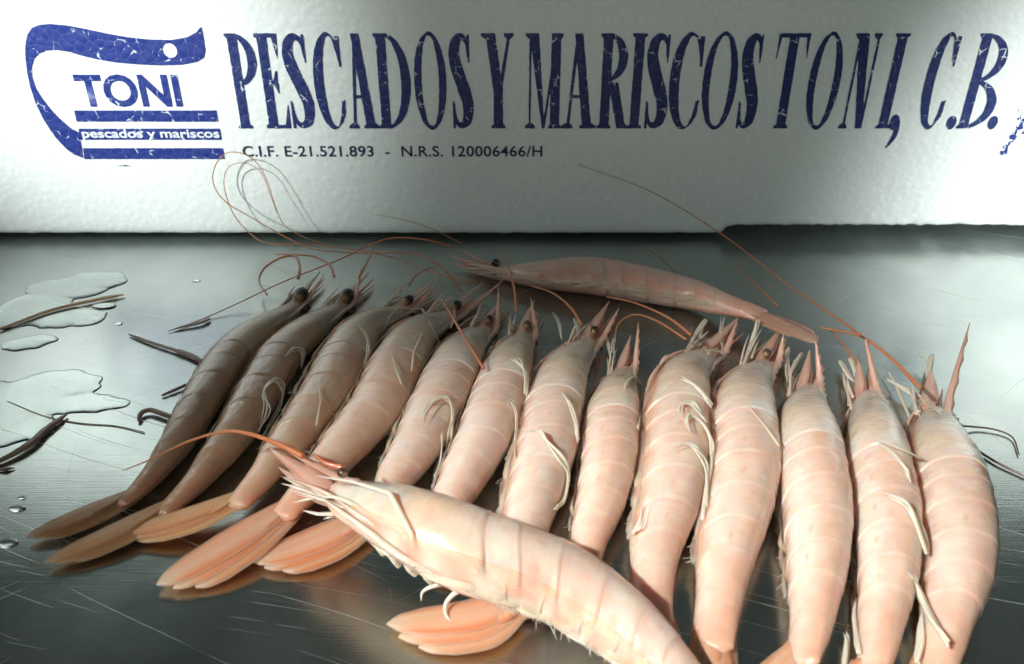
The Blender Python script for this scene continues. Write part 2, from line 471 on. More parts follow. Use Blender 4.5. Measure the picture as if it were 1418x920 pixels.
# ------------------------------------------------------------------ foam box
BOX_W, BOX_H, BOX_DEP = 70.0, 18.5, 36.0
box = bpy.data.objects.new('foam_box', None)
COL.objects.link(box)
box.empty_display_size = 0.05
tag(box, 'white expanded foam fish box with blue print, standing behind the prawns', 'foam box')
NOTCH_X = F(1005, 318).x
NOTCH_H = F(1100, 312).z
def build_box():
    # outline of the front face with the notch at its foot, extruded back; a cavity sunk in the top
    r = random.Random(3)
    xs0 = -BOX_W / 2; xs1 = BOX_W / 2
    lower = [(xs0, 0.27)]
    x = xs0
    while x < NOTCH_X - 0.6:
        x += 0.55
        lower.append((min(x, NOTCH_X - 0.15), 0.27 + 0.05 * noise.noise(V((x * 1.3, 0, 0)))))
    lower.append((NOTCH_X + 0.03, NOTCH_H - 0.12))
    x = NOTCH_X + 0.1
    while x < xs1 - 0.5:
        x += 0.3
        lower.append((x, NOTCH_H + 0.09 * noise.noise(V((x * 2.1, 3, 0))) + 0.05 * noise.noise(V((x * 5, 9, 0)))))
    lower.append((xs1, NOTCH_H))
    n = len(lower)
    vs_, fs = [], []
    # columns: each lower point has a vertex low / rounded edge / face rise rows / top
    rows = [0.0, 0.12, 0.35, 0.7, 1.4, 3, 6, 10, 14, BOX_H - 0.8, BOX_H - 0.25, BOX_H]
    yoff = [0.5, 0.16, 0.05, 0.0, 0.0, 0, 0, 0, 0, 0.0, 0.10, 0.5]
    for (x, z0) in lower:
        for k, h in enumerate(rows):
            z = z0 + h * (BOX_H - z0) / BOX_H
            ch = (-yoff[k] * .85 if (k < 3 and x > NOTCH_X) else 0)
            rg = ch + (0.14 * noise.noise(V((x * 3.1, h * 5, 4))) + .10 * noise.noise(V((x * 7, h * 9, 1)))) if (k < 3 and x > NOTCH_X) else 0
            vs_.append((x, BOX_Y + yoff[k] + rg + 0.02 * noise.noise(V((x * .35, z * .35, 2))), z))
    R_ = len(rows)
    for i in range(n - 1):
        for k in range(R_ - 1):
            fs.append((i * R_ + k, (i + 1) * R_ + k, (i + 1) * R_ + k + 1, i * R_ + k + 1))
    b0 = len(vs_)
    for (x, z0) in lower: vs_.append((x, BOX_DEP, z0))
    b1 = len(vs_)
    for (x, z0) in lower: vs_.append((x, BOX_DEP, BOX_H))
    c0 = len(vs_)   # rim inner edge, front and back, cavity floor
    for (x, z0) in lower:
        xx = max(xs0 + 3, min(xs1 - 3, x))
        vs_.append((xx, 3.0, BOX_H)); vs_.append((xx, 3.0, 3.2)); vs_.append((xx, BOX_DEP - 3, 3.2)); vs_.append((xx, BOX_DEP - 3, BOX_H))
    for i in range(n - 1):
        fs.append((b0 + i, b0 + i + 1, (i + 1) * R_, i * R_))                       # underside
        fs.append((b0 + i + 1, b0 + i, b1 + i, b1 + i + 1))                         # back
        a, c = c0 + 4 * i, c0 + 4 * (i + 1)
        fs.append((i * R_ + R_ - 1, (i + 1) * R_ + R_ - 1, c, a))                   # front rim
        for k in range(3): fs.append((a + k, c + k, c + k + 1, a + k + 1))          # cavity
        fs.append((a + 3, c + 3, b1 + i + 1, b1 + i))                               # back rim
    for i in (0, n - 1):                                                            # end walls and end rims
        f = [i * R_ + k for k in range(R_)] + [b1 + i, b0 + i]
        fs.append(tuple(f if i else f[::-1]))
        a = c0 + 4 * i
        fs.append((a, a + 1, a + 2, a + 3) if i == 0 else (a + 3, a + 2, a + 1, a))
    me = mesh('wall', vs_, fs)
    bm = bmesh.new(); bm.from_mesh(me)
    bmesh.ops.remove_doubles(bm, verts=bm.verts, dist=1e-6)
    bmesh.ops.recalc_face_normals(bm, faces=bm.faces)
    bm.to_mesh(me); bm.free()
    o = link('wall', me, FOAM, box)
    bm = bmesh.new(); bmesh.ops.create_cube(bm, size=1.0)
    for v in bm.verts: v.co = V((v.co.x * (BOX_W - 8), v.co.y * 28 + 17.5, v.co.z * .36 + .19)) * CM
    fm = bpy.data.meshes.new('foot'); bm.to_mesh(fm); bm.free()
    link('foot', fm, FOAM, box, smooth=False)
    return o
build_box()

# ---- print on the box face, in face coordinates (x, z) cm
PRINT_Y = BOX_Y - 0.03
def print_part(name, verts, faces, material, y=PRINT_Y):
    vs_ = [(v[0], y, v[1]) for v in verts]
    me = mesh(name, vs_, [tuple(f) for f in faces])
    return link(name, me, material, box, smooth=False)

H_ = F(709, 46).z - F(709, 178).z          # cap height
Z_ = F(709, 178).z
def ell(X, Y, cx, cy, a, b): return (1 - np.sqrt(((X - cx) / a) ** 2 + ((Y - cy) / b) ** 2)) * min(a, b)
def rect(X, Y, x0, y0, x1, y1): return np.minimum(np.minimum(X - x0, x1 - X), np.minimum(Y - y0, y1 - Y))
def diag(X, Y, b0, b1, t0, t1, y0, y1):     # slanted bar: foot b0..b1 at y0, head t0..t1 at y1
    k = (Y - y0) / (y1 - y0)
    return np.minimum(np.minimum(X - (b0 + (t0 - b0) * k), (b1 + (t1 - b1) * k) - X), np.minimum(Y - y0, y1 - Y))
def U(*a):
    r = a[0]
    for k in a[1:]: r = np.maximum(r, k)
    return r
def I(*a):
    r = a[0]
    for k in a[1:]: r = np.minimum(r, k)
    return r
def serif(X, Y, x0, x1, y, up):             # bracketed foot
    h = 0.15
    y0, y1 = (y, y + h) if up else (y - h, y)
    br = I(ell(X, Y, (x0 + x1) / 2, y, (x1 - x0) / 2 * 0.98, 0.30), (Y - y) if up else (y - Y))
    return U(rect(X, Y, x0, y0, x1, y1), br)
def stroke(X, Y, pts, rad):
    P = catmull([(p[0], p[1], 0) for p in pts], 60)
    R = np.interp(np.linspace(0, 1, 60), np.linspace(0, 1, len(rad)), rad)
    f = np.full_like(X, -9.0)
    for p, r in zip(P, R): f = np.maximum(f, r - np.hypot(X - p.x, Y - p.y))
    return f
def glyph(c, w, X, Y):
    h, st, th, e = H_, 0.47, 0.15, 0.12
    if c in 'PRB':
        s0 = e; s1 = e + st; m = (s0 + s1) / 2
        f = U(rect(X, Y, s0, 0, s1, h), serif(X, Y, 0, s1 + e, 0, True), serif(X, Y, 0, s1, h, False))
        top = 0.5 if c != 'P' else 0.46
        cy, b = h * (1 + top) / 2, h * (1 - top) / 2
        wd = w if c != 'B' else w * .94
        if c == 'R': wd = w * .93
        ring = I(ell(X, Y, m, cy, wd - m, b), -ell(X, Y, m, cy, wd - m - st * .95, b - .17), X - m)
        f = U(f, ring)
        if c == 'B':
            cy, b = h * .26, h * .26
            f = U(f, I(ell(X, Y, m, cy, w - m, b), -ell(X, Y, m, cy, w - m - st, b - .17), X - m))
        if c == 'R':
            f = U(f, diag(X, Y, w - st * .98, w, m + .1, m + st + .12, 0, h * .5), serif(X, Y, w - st - .02, w + .1, 0, True))
        return f
    if c == 'E':
        s0, s1 = e, e + st
        f = U(rect(X, Y, s0, 0, s1, h), rect(X, Y, 0, h - .19, w * .86, h), rect(X, Y, 0, 0, w, .2), rect(X, Y, s0, h * .5 - .1, w * .68, h * .5 + .1))
        f = U(f, diag(X, Y, w * .80, w * .82, w * .62, w * .88, h * .74, h), diag(X, Y, w * .74, w, w * .96, w * 1.0, 0, h * .26))
        return U(f, diag(X, Y, w * .66, w * .72, w * .5, w * .72, h * .38, h * .5), diag(X, Y, w * .5, w * .72, w * .66, w * .72, h * .5, h * .62))
    if c == 'S':
        pts = [(.86, .76), (.80, .90), (.55, .965), (.28, .92), (.18, .79), (.30, .64), (.62, .42), (.80, .26), (.74, .09), (.45, .035), (.20, .09), (.10, .26)]
        f = stroke(X, Y, [(a * w, b * h) for a, b in pts], [.07, .10, .15, .23, .27, .30, .31, .28, .23, .15, .10, .07])
        return U(f, diag(X, Y, w * .84, w * .92, w * .80, w * .92, h * .7, h * .99), diag(X, Y, w * .04, w * .18, w * .04, w * .12, 0.0, h * .3))
    if c == 'C':
        a, b = w * .55, h * .51
        f = I(ell(X, Y, w * .55, h * .5, a, b), -ell(X, Y, w * .62, h * .5, a - st * .85, b - .19))
        cut = rect(X, Y, w * .74, h * .3, w * 2, h * .72)
        f = I(f, -cut, w * .98 - X)
        return U(f, diag(X, Y, w * .90, w * .98, w * .84, w * .98, h * .66, h * .97), diag(X, Y, w * .8, w * .95, w * .94, w * 1.0, h * .12, h * .31))
    if c == 'O':
        return I(ell(X, Y, w / 2, h / 2, w / 2, h * .515), -ell(X, Y, w / 2, h / 2, w / 2 - st * .80, h * .515 - .19))
    if c == 'D':
        s0, s1 = e, e + st; m = s1 - .1
        return U(rect(X, Y, s0, 0, s1, h), serif(X, Y, 0, s1, 0, True), serif(X, Y, 0, s1, h, False),
                 I(ell(X, Y, m, h / 2, w - m, h / 2), -ell(X, Y, m, h / 2, w - m - st, h / 2 - .17), X - m), rect(X, Y, s0, 0, m + .15, .17), rect(X, Y, s0, h - .17, m + .15, h))
    if c == 'A':
        ap = w * .42
        return U(diag(X, Y, w * .14, w * .14 + th, ap - .12, ap + .06, 0, h), diag(X, Y, w * .86 - st, w * .86, ap - .2, ap + .2, 0, h),
                 rect(X, Y, w * .25, h * .33, w * .66, h * .33 + .16), serif(X, Y, 0, w * .34, 0, True), serif(X, Y, w * .84 - st - .1, w, 0, True))
    if c == 'Y':
        m = w * .52
        return U(diag(X, Y, m - st / 2, m + st / 2, w * .14, w * .14 + st, h * .4, h), diag(X, Y, m - .02, m + .18, w * .82, w * .82 + th, h * .4, h),
                 rect(X, Y, m - st / 2, 0, m + st / 2, h * .45), serif(X, Y, m - st / 2 - e, m + st / 2 + e, 0, True), serif(X, Y, 0, w * .44, h, False), serif(X, Y, w * .7, w, h, False))
    if c == 'M':
        return U(rect(X, Y, w * .1, 0, w * .1 + .11, h), diag(X, Y, w * .53 - .12, w * .53 + .02, w * .1, w * .1 + st, 0.0, h), diag(X, Y, w * .53 - .1, w * .53 + .02, w * .80, w * .82 + .1, 0.0, h),
                 rect(X, Y, w * .94 - st, 0, w * .94, h), serif(X, Y, 0, w * .28, 0, True), serif(X, Y, w * .94 - st - .08, w, 0, True), serif(X, Y, 0, w * .3, h, False), serif(X, Y, w * .8, w, h, False))
    if c == 'I':
        return U(rect(X, Y, w / 2 - st / 2, 0, w / 2 + st / 2, h), serif(X, Y, w / 2 - st / 2 - e, w / 2 + st / 2 + e, 0, True), serif(X, Y, w / 2 - st / 2 - e, w / 2 + st / 2 + e, h, False))
    if c == 'T':
        return U(rect(X, Y, w / 2 - st / 2, 0, w / 2 + st / 2, h), serif(X, Y, w / 2 - st / 2 - e, w / 2 + st / 2 + e, 0, True), rect(X, Y, 0.02, h - .2, w - .02, h),
                 diag(X, Y, 0, .05, 0, .2, h * .74, h), diag(X, Y, w - .05, w, w - .2, w, h * .74, h))
    if c == 'N':
        return U(rect(X, Y, w * .15, 0, w * .15 + .12, h), diag(X, Y, w * .84 - .2, w * .84 + .12, w * .1, w * .1 + st + .05, 0, h), rect(X, Y, w * .84, 0, w * .84 + .12, h),
                 serif(X, Y, 0, w * .34, 0, True), serif(X, Y, 0, w * .3, h, False), serif(X, Y, w * .7, w, h, False))
    if c == '.':
        return ell(X, Y, w / 2, .30, .24, .34)
    if c == ',':
        return U(ell(X, Y, w / 2, .30, .25, .40), stroke(X, Y, [(w / 2 + .16, .3), (w / 2 + .16, -.3), (w / 2 - .02, -.75), (w / 2 - .14, -.98)], [.13, .13, .08, .03]))

LETTERS = [('P', 331, 177, 355.4, 85), ('E', 370, 177, 404, 177), ('S', 405, 172, 434.5, 148), ('C', 433, 100, 479, 144), ('A', 484, 177, 527.3, 177), ('D', 526, 177, 568.7, 111),
           ('O', 573.5, 114, 618.5, 114), ('S', 626, 150, 654, 148), ('Y', 665.8, 52, 711, 52), ('M', 726.8, 177, 777, 178), ('A', 776.5, 178, 825.6, 178), ('R', 826, 178, 866, 178),
           ('I', 868.6, 178, 886.3, 178), ('S', 891, 167, 922.5, 147), ('C', 926.3, 116, 966.5, 152), ('O', 972.4, 116, 1020.5, 114), ('S', 1018, 172, 1046, 147), ('T', 1078.7, 50, 1122.8, 50),
           ('O', 1116.7, 127, 1166, 101), ('N', 1160, 177, 1222, 50), ('I', 1211.4, 178, 1231.6, 178), (',', 1229, 178, 1244, 178), ('C', 1272, 147, 1329, 66), ('.', 1308, 178, 1322, 178), ('B', 1322.8, 178, 1378, 147), ('.', 1364, 178, 1380, 178)]
def build_big_text():
    step = 0.03
    for c, x0, y0, x1, y1 in LETTERS:
        a, b_ = F(x0, y0).x, F(x1, y1).x
        w = b_ - a
        X, Y = np.meshgrid(np.arange(-.3, w + .3, step), np.arange(-1.2 if c == ',' else -.15, H_ + .15, step))
        fld = glyph(c, w, X, Y)
        # uneven stamped edge
        fld = fld + 0.010 * np.sin(X * 9 + Y * 4 + ord(c)) * np.sin(Y * 7 - X * 3) - 0.004
        v, f = iso_mesh(fld, a - .3, Z_ + Y[0, 0], step)
        print_part('printed_letter', v, f, INK_DARK)
build_big_text()

def build_logo():
    S = 2.706
    out = [(753,100),(735,122),(700,140),(640,150),(560,148),(470,138),(400,125),(320,108),(250,95),(190,90),(150,93),(120,105),(103,130),(95,170),(96,220),(102,270),(115,330),(135,390),(165,450),(200,505),(240,550),(275,578),(312,592),
           (308,560),(302,520),(295,495),(265,480),(230,450),(195,415),(160,370),(135,330),(121,285),(120,250),(130,220),(150,200),(180,190),(215,188),(260,195),(310,210),(370,224),(430,234),(520,242),(600,245),(680,243),(740,232),(765,215),(770,190),(765,150),(757,105)]
    pts = [F(x / S, y / S) for x, y in out]
    poly = [(p.x, p.z) for p in pts]
    eye = F(637 / S, 189 / S); er = 0.34
    step = 0.04
    xs = np.arange(min(p[0] for p in poly) - .1, max(p[0] for p in poly) + .1, step)
    zs = np.arange(min(p[1] for p in poly) - .1, max(p[1] for p in poly) + .1, step)
    X, Y = np.meshgrid(xs, zs)
    ins = np.zeros(X.shape, bool); dist = np.full(X.shape, 1e9)
    n = len(poly)
    for i in range(n):
        (ax, ay), (bx, by) = poly[i], poly[(i + 1) % n]
        c = ((ay > Y) != (by > Y)) & (X < (bx - ax) * (Y - ay) / (by - ay + 1e-12) + ax)
        ins ^= c
        t = np.clip(((X - ax) * (bx - ax) + (Y - ay) * (by - ay)) / ((bx - ax) ** 2 + (by - ay) ** 2 + 1e-12), 0, 1)
        dist = np.minimum(dist, np.hypot(X - ax - t * (bx - ax), Y - ay - t * (by - ay)))
    fld = np.where(ins, dist, -dist)
    fld = np.minimum(fld, np.hypot(X - eye.x, Y - eye.z) - er)
    v, f = iso_mesh(fld, xs[0], zs[0], step)
    print_part('printed_logo', v, f, INK)
    for q in ([(278,414),(812,414),(818,456),(288,456)], [(295,482),(825,482),(831,524),(300,524)], [(312,555),(836,555),(843,596),(316,596)]):
        p = [F(x / S, y / S) for x, y in q]
        print_part('printed_bar', [(k.x, k.z) for k in p], [(3, 2, 1, 0)], INK)
    a, b_ = F(440 / S, 621 / S), F(495 / S, 623 / S)
    print_part('printed_mark', [(a.x, a.z - .02), (b_.x, a.z - .03), (b_.x - .3, a.z + .04), (a.x + .2, a.z + .03)], [(0, 1, 2, 3)], INK_DARK)

def build_text(name, s, x0, x1, zbase, zcap, material, bold=0.0, y=PRINT_Y, spacing=1.0):
    cu = bpy.data.curves.new(name, 'FONT')
    cu.body = s; cu.size = 1.0; cu.offset = bold; cu.space_character = spacing; cu.resolution_u = 4
    ob = bpy.data.objects.new(name, cu); COL.objects.link(ob)
    dg = bpy.context.evaluated_depsgraph_get()
    me = bpy.data.meshes.new_from_object(ob.evaluated_get(dg))
    bpy.data.objects.remove(ob); bpy.data.curves.remove(cu)
    co = np.array([v.co[:2] for v in me.vertices])
    base = 0.0; cap = 0.729
    mnx, mxx = co[:, 0].min(), co[:, 0].max()
    for v, c in zip(me.vertices, co):
        v.co = V((lerp(x0, x1, (c[0] - mnx) / (mxx - mnx)), y, zbase + (c[1] - base) / cap * (zcap - zbase))) * CM
    me.update()
    o = link(name, me, material, box, smooth=False)
    return o
build_logo()
S_ = 2.706
zb, zc = F(480 / S_, 395 / S_).z, F(480 / S_, 277 / S_).z
build_text('printed_word', 'TONI', F(272 / S_, 280 / S_).x, F(685 / S_, 390 / S_).x, zb, zc, INK, bold=0.03)
FOAM_PRINT = ink_material('bare_foam_lettering', (0.74, 0.79, 0.80), 0.0)
build_text('reversed_lettering', 'pescados y mariscos', F(308 / S_, 503 / S_).x, F(822 / S_, 503 / S_).x, F(500 / S_, 515 / S_).z, F(500 / S_, 482 / S_).z, FOAM_PRINT, bold=0.022, y=PRINT_Y - 0.012)
build_text('printed_registration_line', 'C.I.F. E-21.521.893  -  N.R.S. 120006466/H', F(336, 209).x, F(751, 210).x, F(540, 216.5).z, F(540, 201.5).z, INK_FINE, bold=0.014, spacing=1.05)

def build_smudge():
    a, b_ = F(1372, 215), F(1425, 118)
    step = 0.045
    xs, zs = np.arange(a.x, b_.x + 1.5, step), np.arange(a.z, b_.z, step)
    fld = np.zeros((len(zs), len(xs)))
    for i, z in enumerate(zs):
        for j, x in enumerate(xs):
            k = (z - a.z) / (b_.z - a.z)
            cx = F(1388, 215).x + k * 1.1
            wd = 0.25 + 0.75 * k * (1 - .5 * k)
            fld[i, j] = noise.fractal(V((x * 5.5, z * 4.0, 1)), .7, 2.2, 5) * 1.25 + .10 - abs(x - cx) / wd * .75 - max(0, k - .8) * 3
    v, f = iso_mesh(fld, xs[0], zs[0], step)
    print_part('ink_smudge', v, f, INK)
build_smudge()
# ------------------------------------------------------------------ prawns
SEG = [0.0, 0.405, 0.47, 0.555, 0.65, 0.735, 0.81, 1.0]      # carapace and six abdomen rings
T_X = [0, .02, .06, .12, .2, .29, .37, .45, .55, .65, .74, .815, .86, .93, 1.0]
DV = [.22, .32, .46, .64, .82, .95, 1.0, 1.0, .97, .88, .76, .63, .56, .50, .44]     # half depth, back to belly
LA = [.16, .25, .37, .52, .67, .79, .83, .83, .81, .74, .65, .54, .45, .33, .16]     # half thickness

PALE = (0.92, 0.82, 0.74); GREY = (0.64, 0.63, 0.56); PINK = (0.82, 0.34, 0.25); ORANGE = (0.78, 0.30, 0.13)
CREAM = (0.90, 0.82, 0.67); RED = (0.74, 0.24, 0.14); ROSE = (0.86, 0.54, 0.43)

class Prawn:
    def __init__(self, spine, R, roll, label, tint=1.0, lift=0.0, group='prawns laid side by side in the row', zc=None, curl=0.0, seed=0, red=0.0):
        self.rnd = random.Random(100 + seed); self.seed = seed; self.R = R; self.red = red; self.tint = tint
        v = .05 * (self.rnd.random() - .5)
        self.warm = [(1.0, .84, .66), (1.0, .85, .69), (.96, .90, .78), (1, .95, .88)][seed] if seed < 4 else (1, 1 + v, 1 + 1.6 * v)
        z = R * 0.80 if zc is None else zc
        ctrl = [W(p[0], p[1], (p[2] if len(p) > 2 else z)) for p in spine]
        dense = catmull(ctrl, 300)
        acc = [0.0]
        for i in range(1, 300): acc.append(acc[-1] + (dense[i] - dense[i - 1]).length)
        self.len = acc[-1]
        self.acc, self.dense = [a / acc[-1] for a in acc], dense
        self.roll = roll; self.lift = lift
        base = self.center(0.5); base = V((base.x, base.y, 0))
        self.root = bpy.data.objects.new('prawn', None)
        COL.objects.link(self.root)
        self.root.empty_display_size = 0.02
        self.root.location = base * CM
        self.base = base
        tag(self.root, label, 'prawn', group)
        self.body()
    def center(self, t):
        if t <= 0: return self.dense[0] + (self.dense[0] - self.dense[6]).normalized() * (-t * self.len)
        if t >= 1: return self.dense[-1] + (self.dense[-1] - self.dense[-7]).normalized() * ((t - 1) * self.len)
        k = np.searchsorted(self.acc, t); k = max(1, min(299, k))
        u = (t - self.acc[k - 1]) / max(1e-9, self.acc[k] - self.acc[k - 1])
        return self.dense[k - 1].lerp(self.dense[k], u)
    def frame(self, t):
        tt = max(0.0, min(1.0, t))
        T = (self.center(min(1, tt + .02)) - self.center(max(0, tt - .02))).normalized()
        up = V((0, 0, 1))
        h = up.cross(T).normalized()
        n = T.cross(h).normalized()
        r = math.radians(self.roll(tt) if callable(self.roll) else self.roll)
        D = h * math.cos(r) + n * math.sin(r)
        Lx = n * math.cos(r) - h * math.sin(r)
        return T, D, Lx
    def sizes(self, t):
        return interp(t, T_X, DV) * self.R, interp(t, T_X, LA) * self.R
    def at(self, t, dv=0.0, lat=0.0):           # a point by body coordinates; dv and lat in units of R
        T, D, Lx = self.frame(t)
        return self.center(t) + V((0, 0, self.dz(max(0, min(1, t))))) + D * dv * self.R + Lx * lat * self.R
    def dz(self, t): return float(np.interp(t, self._zt, self._zd))
    def body(self):
        R, ns = self.R, 56
        stations = []
        for s in range(7):
            n = 44 if s == 0 else (20 if s == 6 else 14)
            for i in range(n):
                stations.append((s, i / (n - 1)))
        # height that rests each section on the counter
        self._zt, self._zd = [0, 1], [0, 0]
        zt, zd = [], []
        for i in range(25):
            t = i / 24
            T, D, Lx = self.frame(t); dv, la = self.sizes(t)
            low = math.sqrt((D.z * dv) ** 2 + (Lx.z * la) ** 2)
            c = self.center(t).z
            want = low + 0.03 + (self.lift(t) if callable(self.lift) else self.lift)
            zt.append(t); zd.append(want - c)
        zd = np.convolve(np.pad(zd, 3, mode='edge'), np.ones(7) / 7, 'valid')
        self._zt, self._zd = zt, list(zd)
        vs_, fs, cs = [], [], []
        sd = V((self.seed * 3.1, self.seed * 1.7, 0))
        for (s, u) in stations:
            t = SEG[s] + (SEG[s + 1] - SEG[s]) * u
            if s > 0 and u == 0: t += 0.0015
            T, D, Lx = self.frame(t); dv, la = self.sizes(t)
            C = self.center(t) + V((0, 0, self.dz(t)))
            if s == 0: g = 1.0 + 0.010 * sstep(.75, 1.0, u) * u
            else: g = 1.0
            if s == 6: g = 0.985 + 0.02 * u
            fade = 1.0 if t > 0.02 else math.sqrt(max(0.02, t / 0.02))
            endf = 1.0 if t < 0.99 else math.sqrt(max(0.3, (1 - t) / 0.01))
            for k in range(ns):
                a = 2 * math.pi * k / ns
                ca, sa = math.cos(a), math.sin(a)
                vent = max(0.0, -ca)
                rd = dv * (1.0 if ca > 0 else 1.0)
                pw = 1.0 if ca > 0 else (1.0 + 0.45 * vent * (1 if s > 0 else .7))
                x = ca * rd
                y = math.copysign(abs(sa) ** pw, sa) * la
                lobe = 1.0
                if 0 < s < 6:
                    lobe = 1.0 + vent ** 2 * (0.08 * math.sin(math.pi * min(1, u * 1.02)) ** .6 * (.6 + .4 * u) - 0.04)
                if 0 < s < 6: g = 0.992 + (0.013 + .030 * vent) * u ** 2.5
                gg = g * fade * endf
                sk = (0.030 * vent - 0.012 * max(0, ca)) * self.len * (1 if 0 < s < 6 else (sstep(.5, 1, u) if s == 0 else 1 - sstep(0, .5, u)))
                if s == 0: sk += 0.007 * self.len * ca * ca * sstep(.6, 1, u)
                nz = noise.noise(V((t * 9, ca * 1.6, sa * 1.6)) + sd) * 0.035 + noise.noise(V((t * 34, ca * 4, sa * 4)) + sd) * 0.012
                p = C + (D * x * lobe + Lx * y) * gg * (1 + nz) + T * sk
                if p.z < 0.012: p.z = 0.012
                vs_.append(p)
                cs.append(self.pigment(t, s, u, ca, sa, sd))
        m = len(stations)
        for i in range(m - 1):
            for k in range(ns):
                fs.append((i * ns + k, i * ns + (k + 1) % ns, (i + 1) * ns + (k + 1) % ns, (i + 1) * ns + k))
        fs.append(tuple(range(ns - 1, -1, -1)))
        fs.append(tuple(range((m - 1) * ns, m * ns)))
        self.bv, self.bf = vs_, fs
        me = mesh('body', vs_, fs, self.base, cs)
        uvl = me.uv_layers.new(name='along')
        tv = [SEG[s] + (SEG[s + 1] - SEG[s]) * u for (s, u) in stations]
        vi = np.zeros(len(me.loops), dtype=np.int32); me.loops.foreach_get('vertex_index', vi)
        ring, k = vi // ns, vi % ns
        uvs = np.stack([np.array(tv)[ring] + self.seed * .37, np.abs(k - ns / 2) / ns * 2], 1).astype(np.float32)
        uvl.data.foreach_set('uv', uvs.ravel())
        link('body', me, FLESH, self.root)
    def pigment(self, t, s, u, ca, sa, sd):
        n1 = noise.noise(V((t * 14, ca * 2, sa * 2)) + sd); n2 = noise.noise(V((t * 60, ca * 3, sa * 3)) + sd)
        vent = max(0.0, -ca); back = max(0.0, ca)
        c = mix3(PALE, GREY, 0.12 * (1 - sstep(.35, .55, t)) + .15 * n1)
        if s == 0:
            c = mix3(c, GREY, (0.65 + .3 * n1) * (1 - .85 * sstep(.5, 1.0, u)))
            c = mix3(c, (0.30, 0.27, 0.22), 0.55 * sstep(.30, .1, abs(u - .42)) * sstep(-.1, .5, ca) * (0.6 + n1))      # gut shows through
            c = mix3(c, (0.85, 0.62, 0.38), 0.35 * sstep(.25, .05, abs(u - .72)))
            c = mix3(c, PINK, 0.55 * sstep(.45, .8, vent) * (.7 + .5 * n1))                                           # rosy lower margin
            c = mix3(c, ROSE, 0.85 * sstep(.22, .0, u))
            c = mix3(c, (0.80, 0.74, 0.62), 0.35 * sstep(.93, .99, u) * (.6 + n2))
        else:
            c = mix3(c, (0.78, 0.46, 0.30), (0.45 + .2 * n1) * sstep(.15, .95, back) + .12 * sstep(.8, 1, t))  # orange-brown back, deepened with the body's shaded side painted in
            c = mix3(c, (0.84, 0.72, 0.60), .25 * sstep(.6, .95, u) * (0.7 + .6 * n2))
            c = mix3(c, ROSE, .18 * sstep(.35, .1, u) * (0.8 + n2))
            if s < 6:
                d = math.hypot((u - .45) * .9, (vent - .55) * 1.6) if sa > -2 else 9                                # rosy blotch on each side plate
                c = mix3(c, PINK, .6 * sstep(.40, .04, d + .22 * n2 + .12 * n1) * (.55 + .45 * noise.noise(V((s * 3.3, self.seed, 0)))))
                hs = noise.noise(V((s * 5.7, self.seed * 2.3, 4))); d = math.hypot((u - .55 - .3 * hs) * .9, (ca - .25 - .3 * hs) * 1.7) + (0 if hs > -.15 else 9)
                c = mix3(c, (0.86, 0.34, 0.16), .4 * sstep(.15, .03, d))                                             # small orange dot
            c = mix3(c, CREAM, .5 * sstep(.75, .98, vent))
            if s == 6: c = mix3(c, ORANGE, .35 * u)
        if self.seed == 21 and s == 0: c = mix3(c, (0.92, .86, .74), .8 * sstep(.1, .7, vent) * (.8 + .4 * n1))
        if self.red: c = mix3(c, (0.70, 0.34, 0.26), self.red)
        w = self.warm
        return tuple(max(0.01, k * self.tint * h * (1 + .06 * n2)) for k, h in zip(c, w))
    # ---- appendages
    def part(self, name, geo, material):
        v, f, c = geo
        return link(name, mesh(name, v, f, self.base, c), material, self.root)
    def margins(self):
        """clear scalloped rim of the shell along the belly, and the rosy rim of the carapace"""
        for kind in ('shell_margin', 'carapace_margin'):
            vs_, fs, cs = [], [], []
            nn, rows = (150, 6) if kind == 'shell_margin' else (60, 5)
            t0, t1 = (SEG[1] + .005, .84) if kind == 'shell_margin' else (.05, SEG[1] + .012)
            for i in range(nn):
                t = lerp(t0, t1, i / (nn - 1))
                dv, la = interp(t, T_X, DV), interp(t, T_X, LA)
                sg = max(k for k in range(7) if SEG[k] <= t + 1e-9); u = (t - SEG[sg]) / (SEG[sg + 1] - SEG[sg])
                rag = noise.noise(V((t * 90, self.seed, 1))) * .05 + noise.noise(V((t * 260, self.seed, 2))) * .035
                if kind == 'shell_margin':
                    lobe = (.05 + .19 * max(0, math.sin(math.pi * min(1, u ** .8))) ** .6 * (.5 + .5 * u)) * (1 if sg < 6 else max(0, 1 - u * 6)) + rag
                else:
                    lobe = .05 + .05 * math.sin(math.pi * i / (nn - 1)) + rag * .6
                for j in range(rows):
                    w = j / (rows - 1)
                    if w < .5:
                        a = math.pi * lerp(.70, .86, w * 2)
                        x, y = math.cos(a) * dv * 1.06, math.sin(a) ** 1.2 * la * 1.06 + .06
                    else:
                        a = math.pi * .86
                        x, y = math.cos(a) * dv * 1.06 - lobe * (w - .5) * 2, math.sin(a) ** 1.2 * la * 1.06 + .06 - .10 * ((w - .5) * 2)
                    p = self.at(t + (.012 * w * (u - .2) if kind == 'shell_margin' else 0), x, y)
                    if p.z < .05: p.z = .05
                    vs_.append(p)
                    n1 = noise.noise(V((t * 22, w * 2, self.seed + 7)))
                    if kind == 'shell_margin':
                        c = mix3((0.86, .74, .64), (0.84, .82, .70), w)
                        c = mix3(c, PINK, .5 * sstep(.45, .0, abs(u - .5) + abs(w - .5) * .7 + .6 * n1))
                        al = lerp(.02, .7, sstep(0, .55, w)) * lerp(1, .55, sstep(.6, 1, w)) * (0.85 + .5 * n1)
                    else:
                        c = mix3(ROSE, (0.88, .80, .70), .5 + n1 * .8 + .4 * (w - .5))
                        al = lerp(.15, .85, sstep(0, .45, w)) * (0.9 + .4 * n1)
                    cs.append(tuple(k * self.tint * h for k, h in zip(c, self.warm)) + (max(.05, min(.95, al)),))
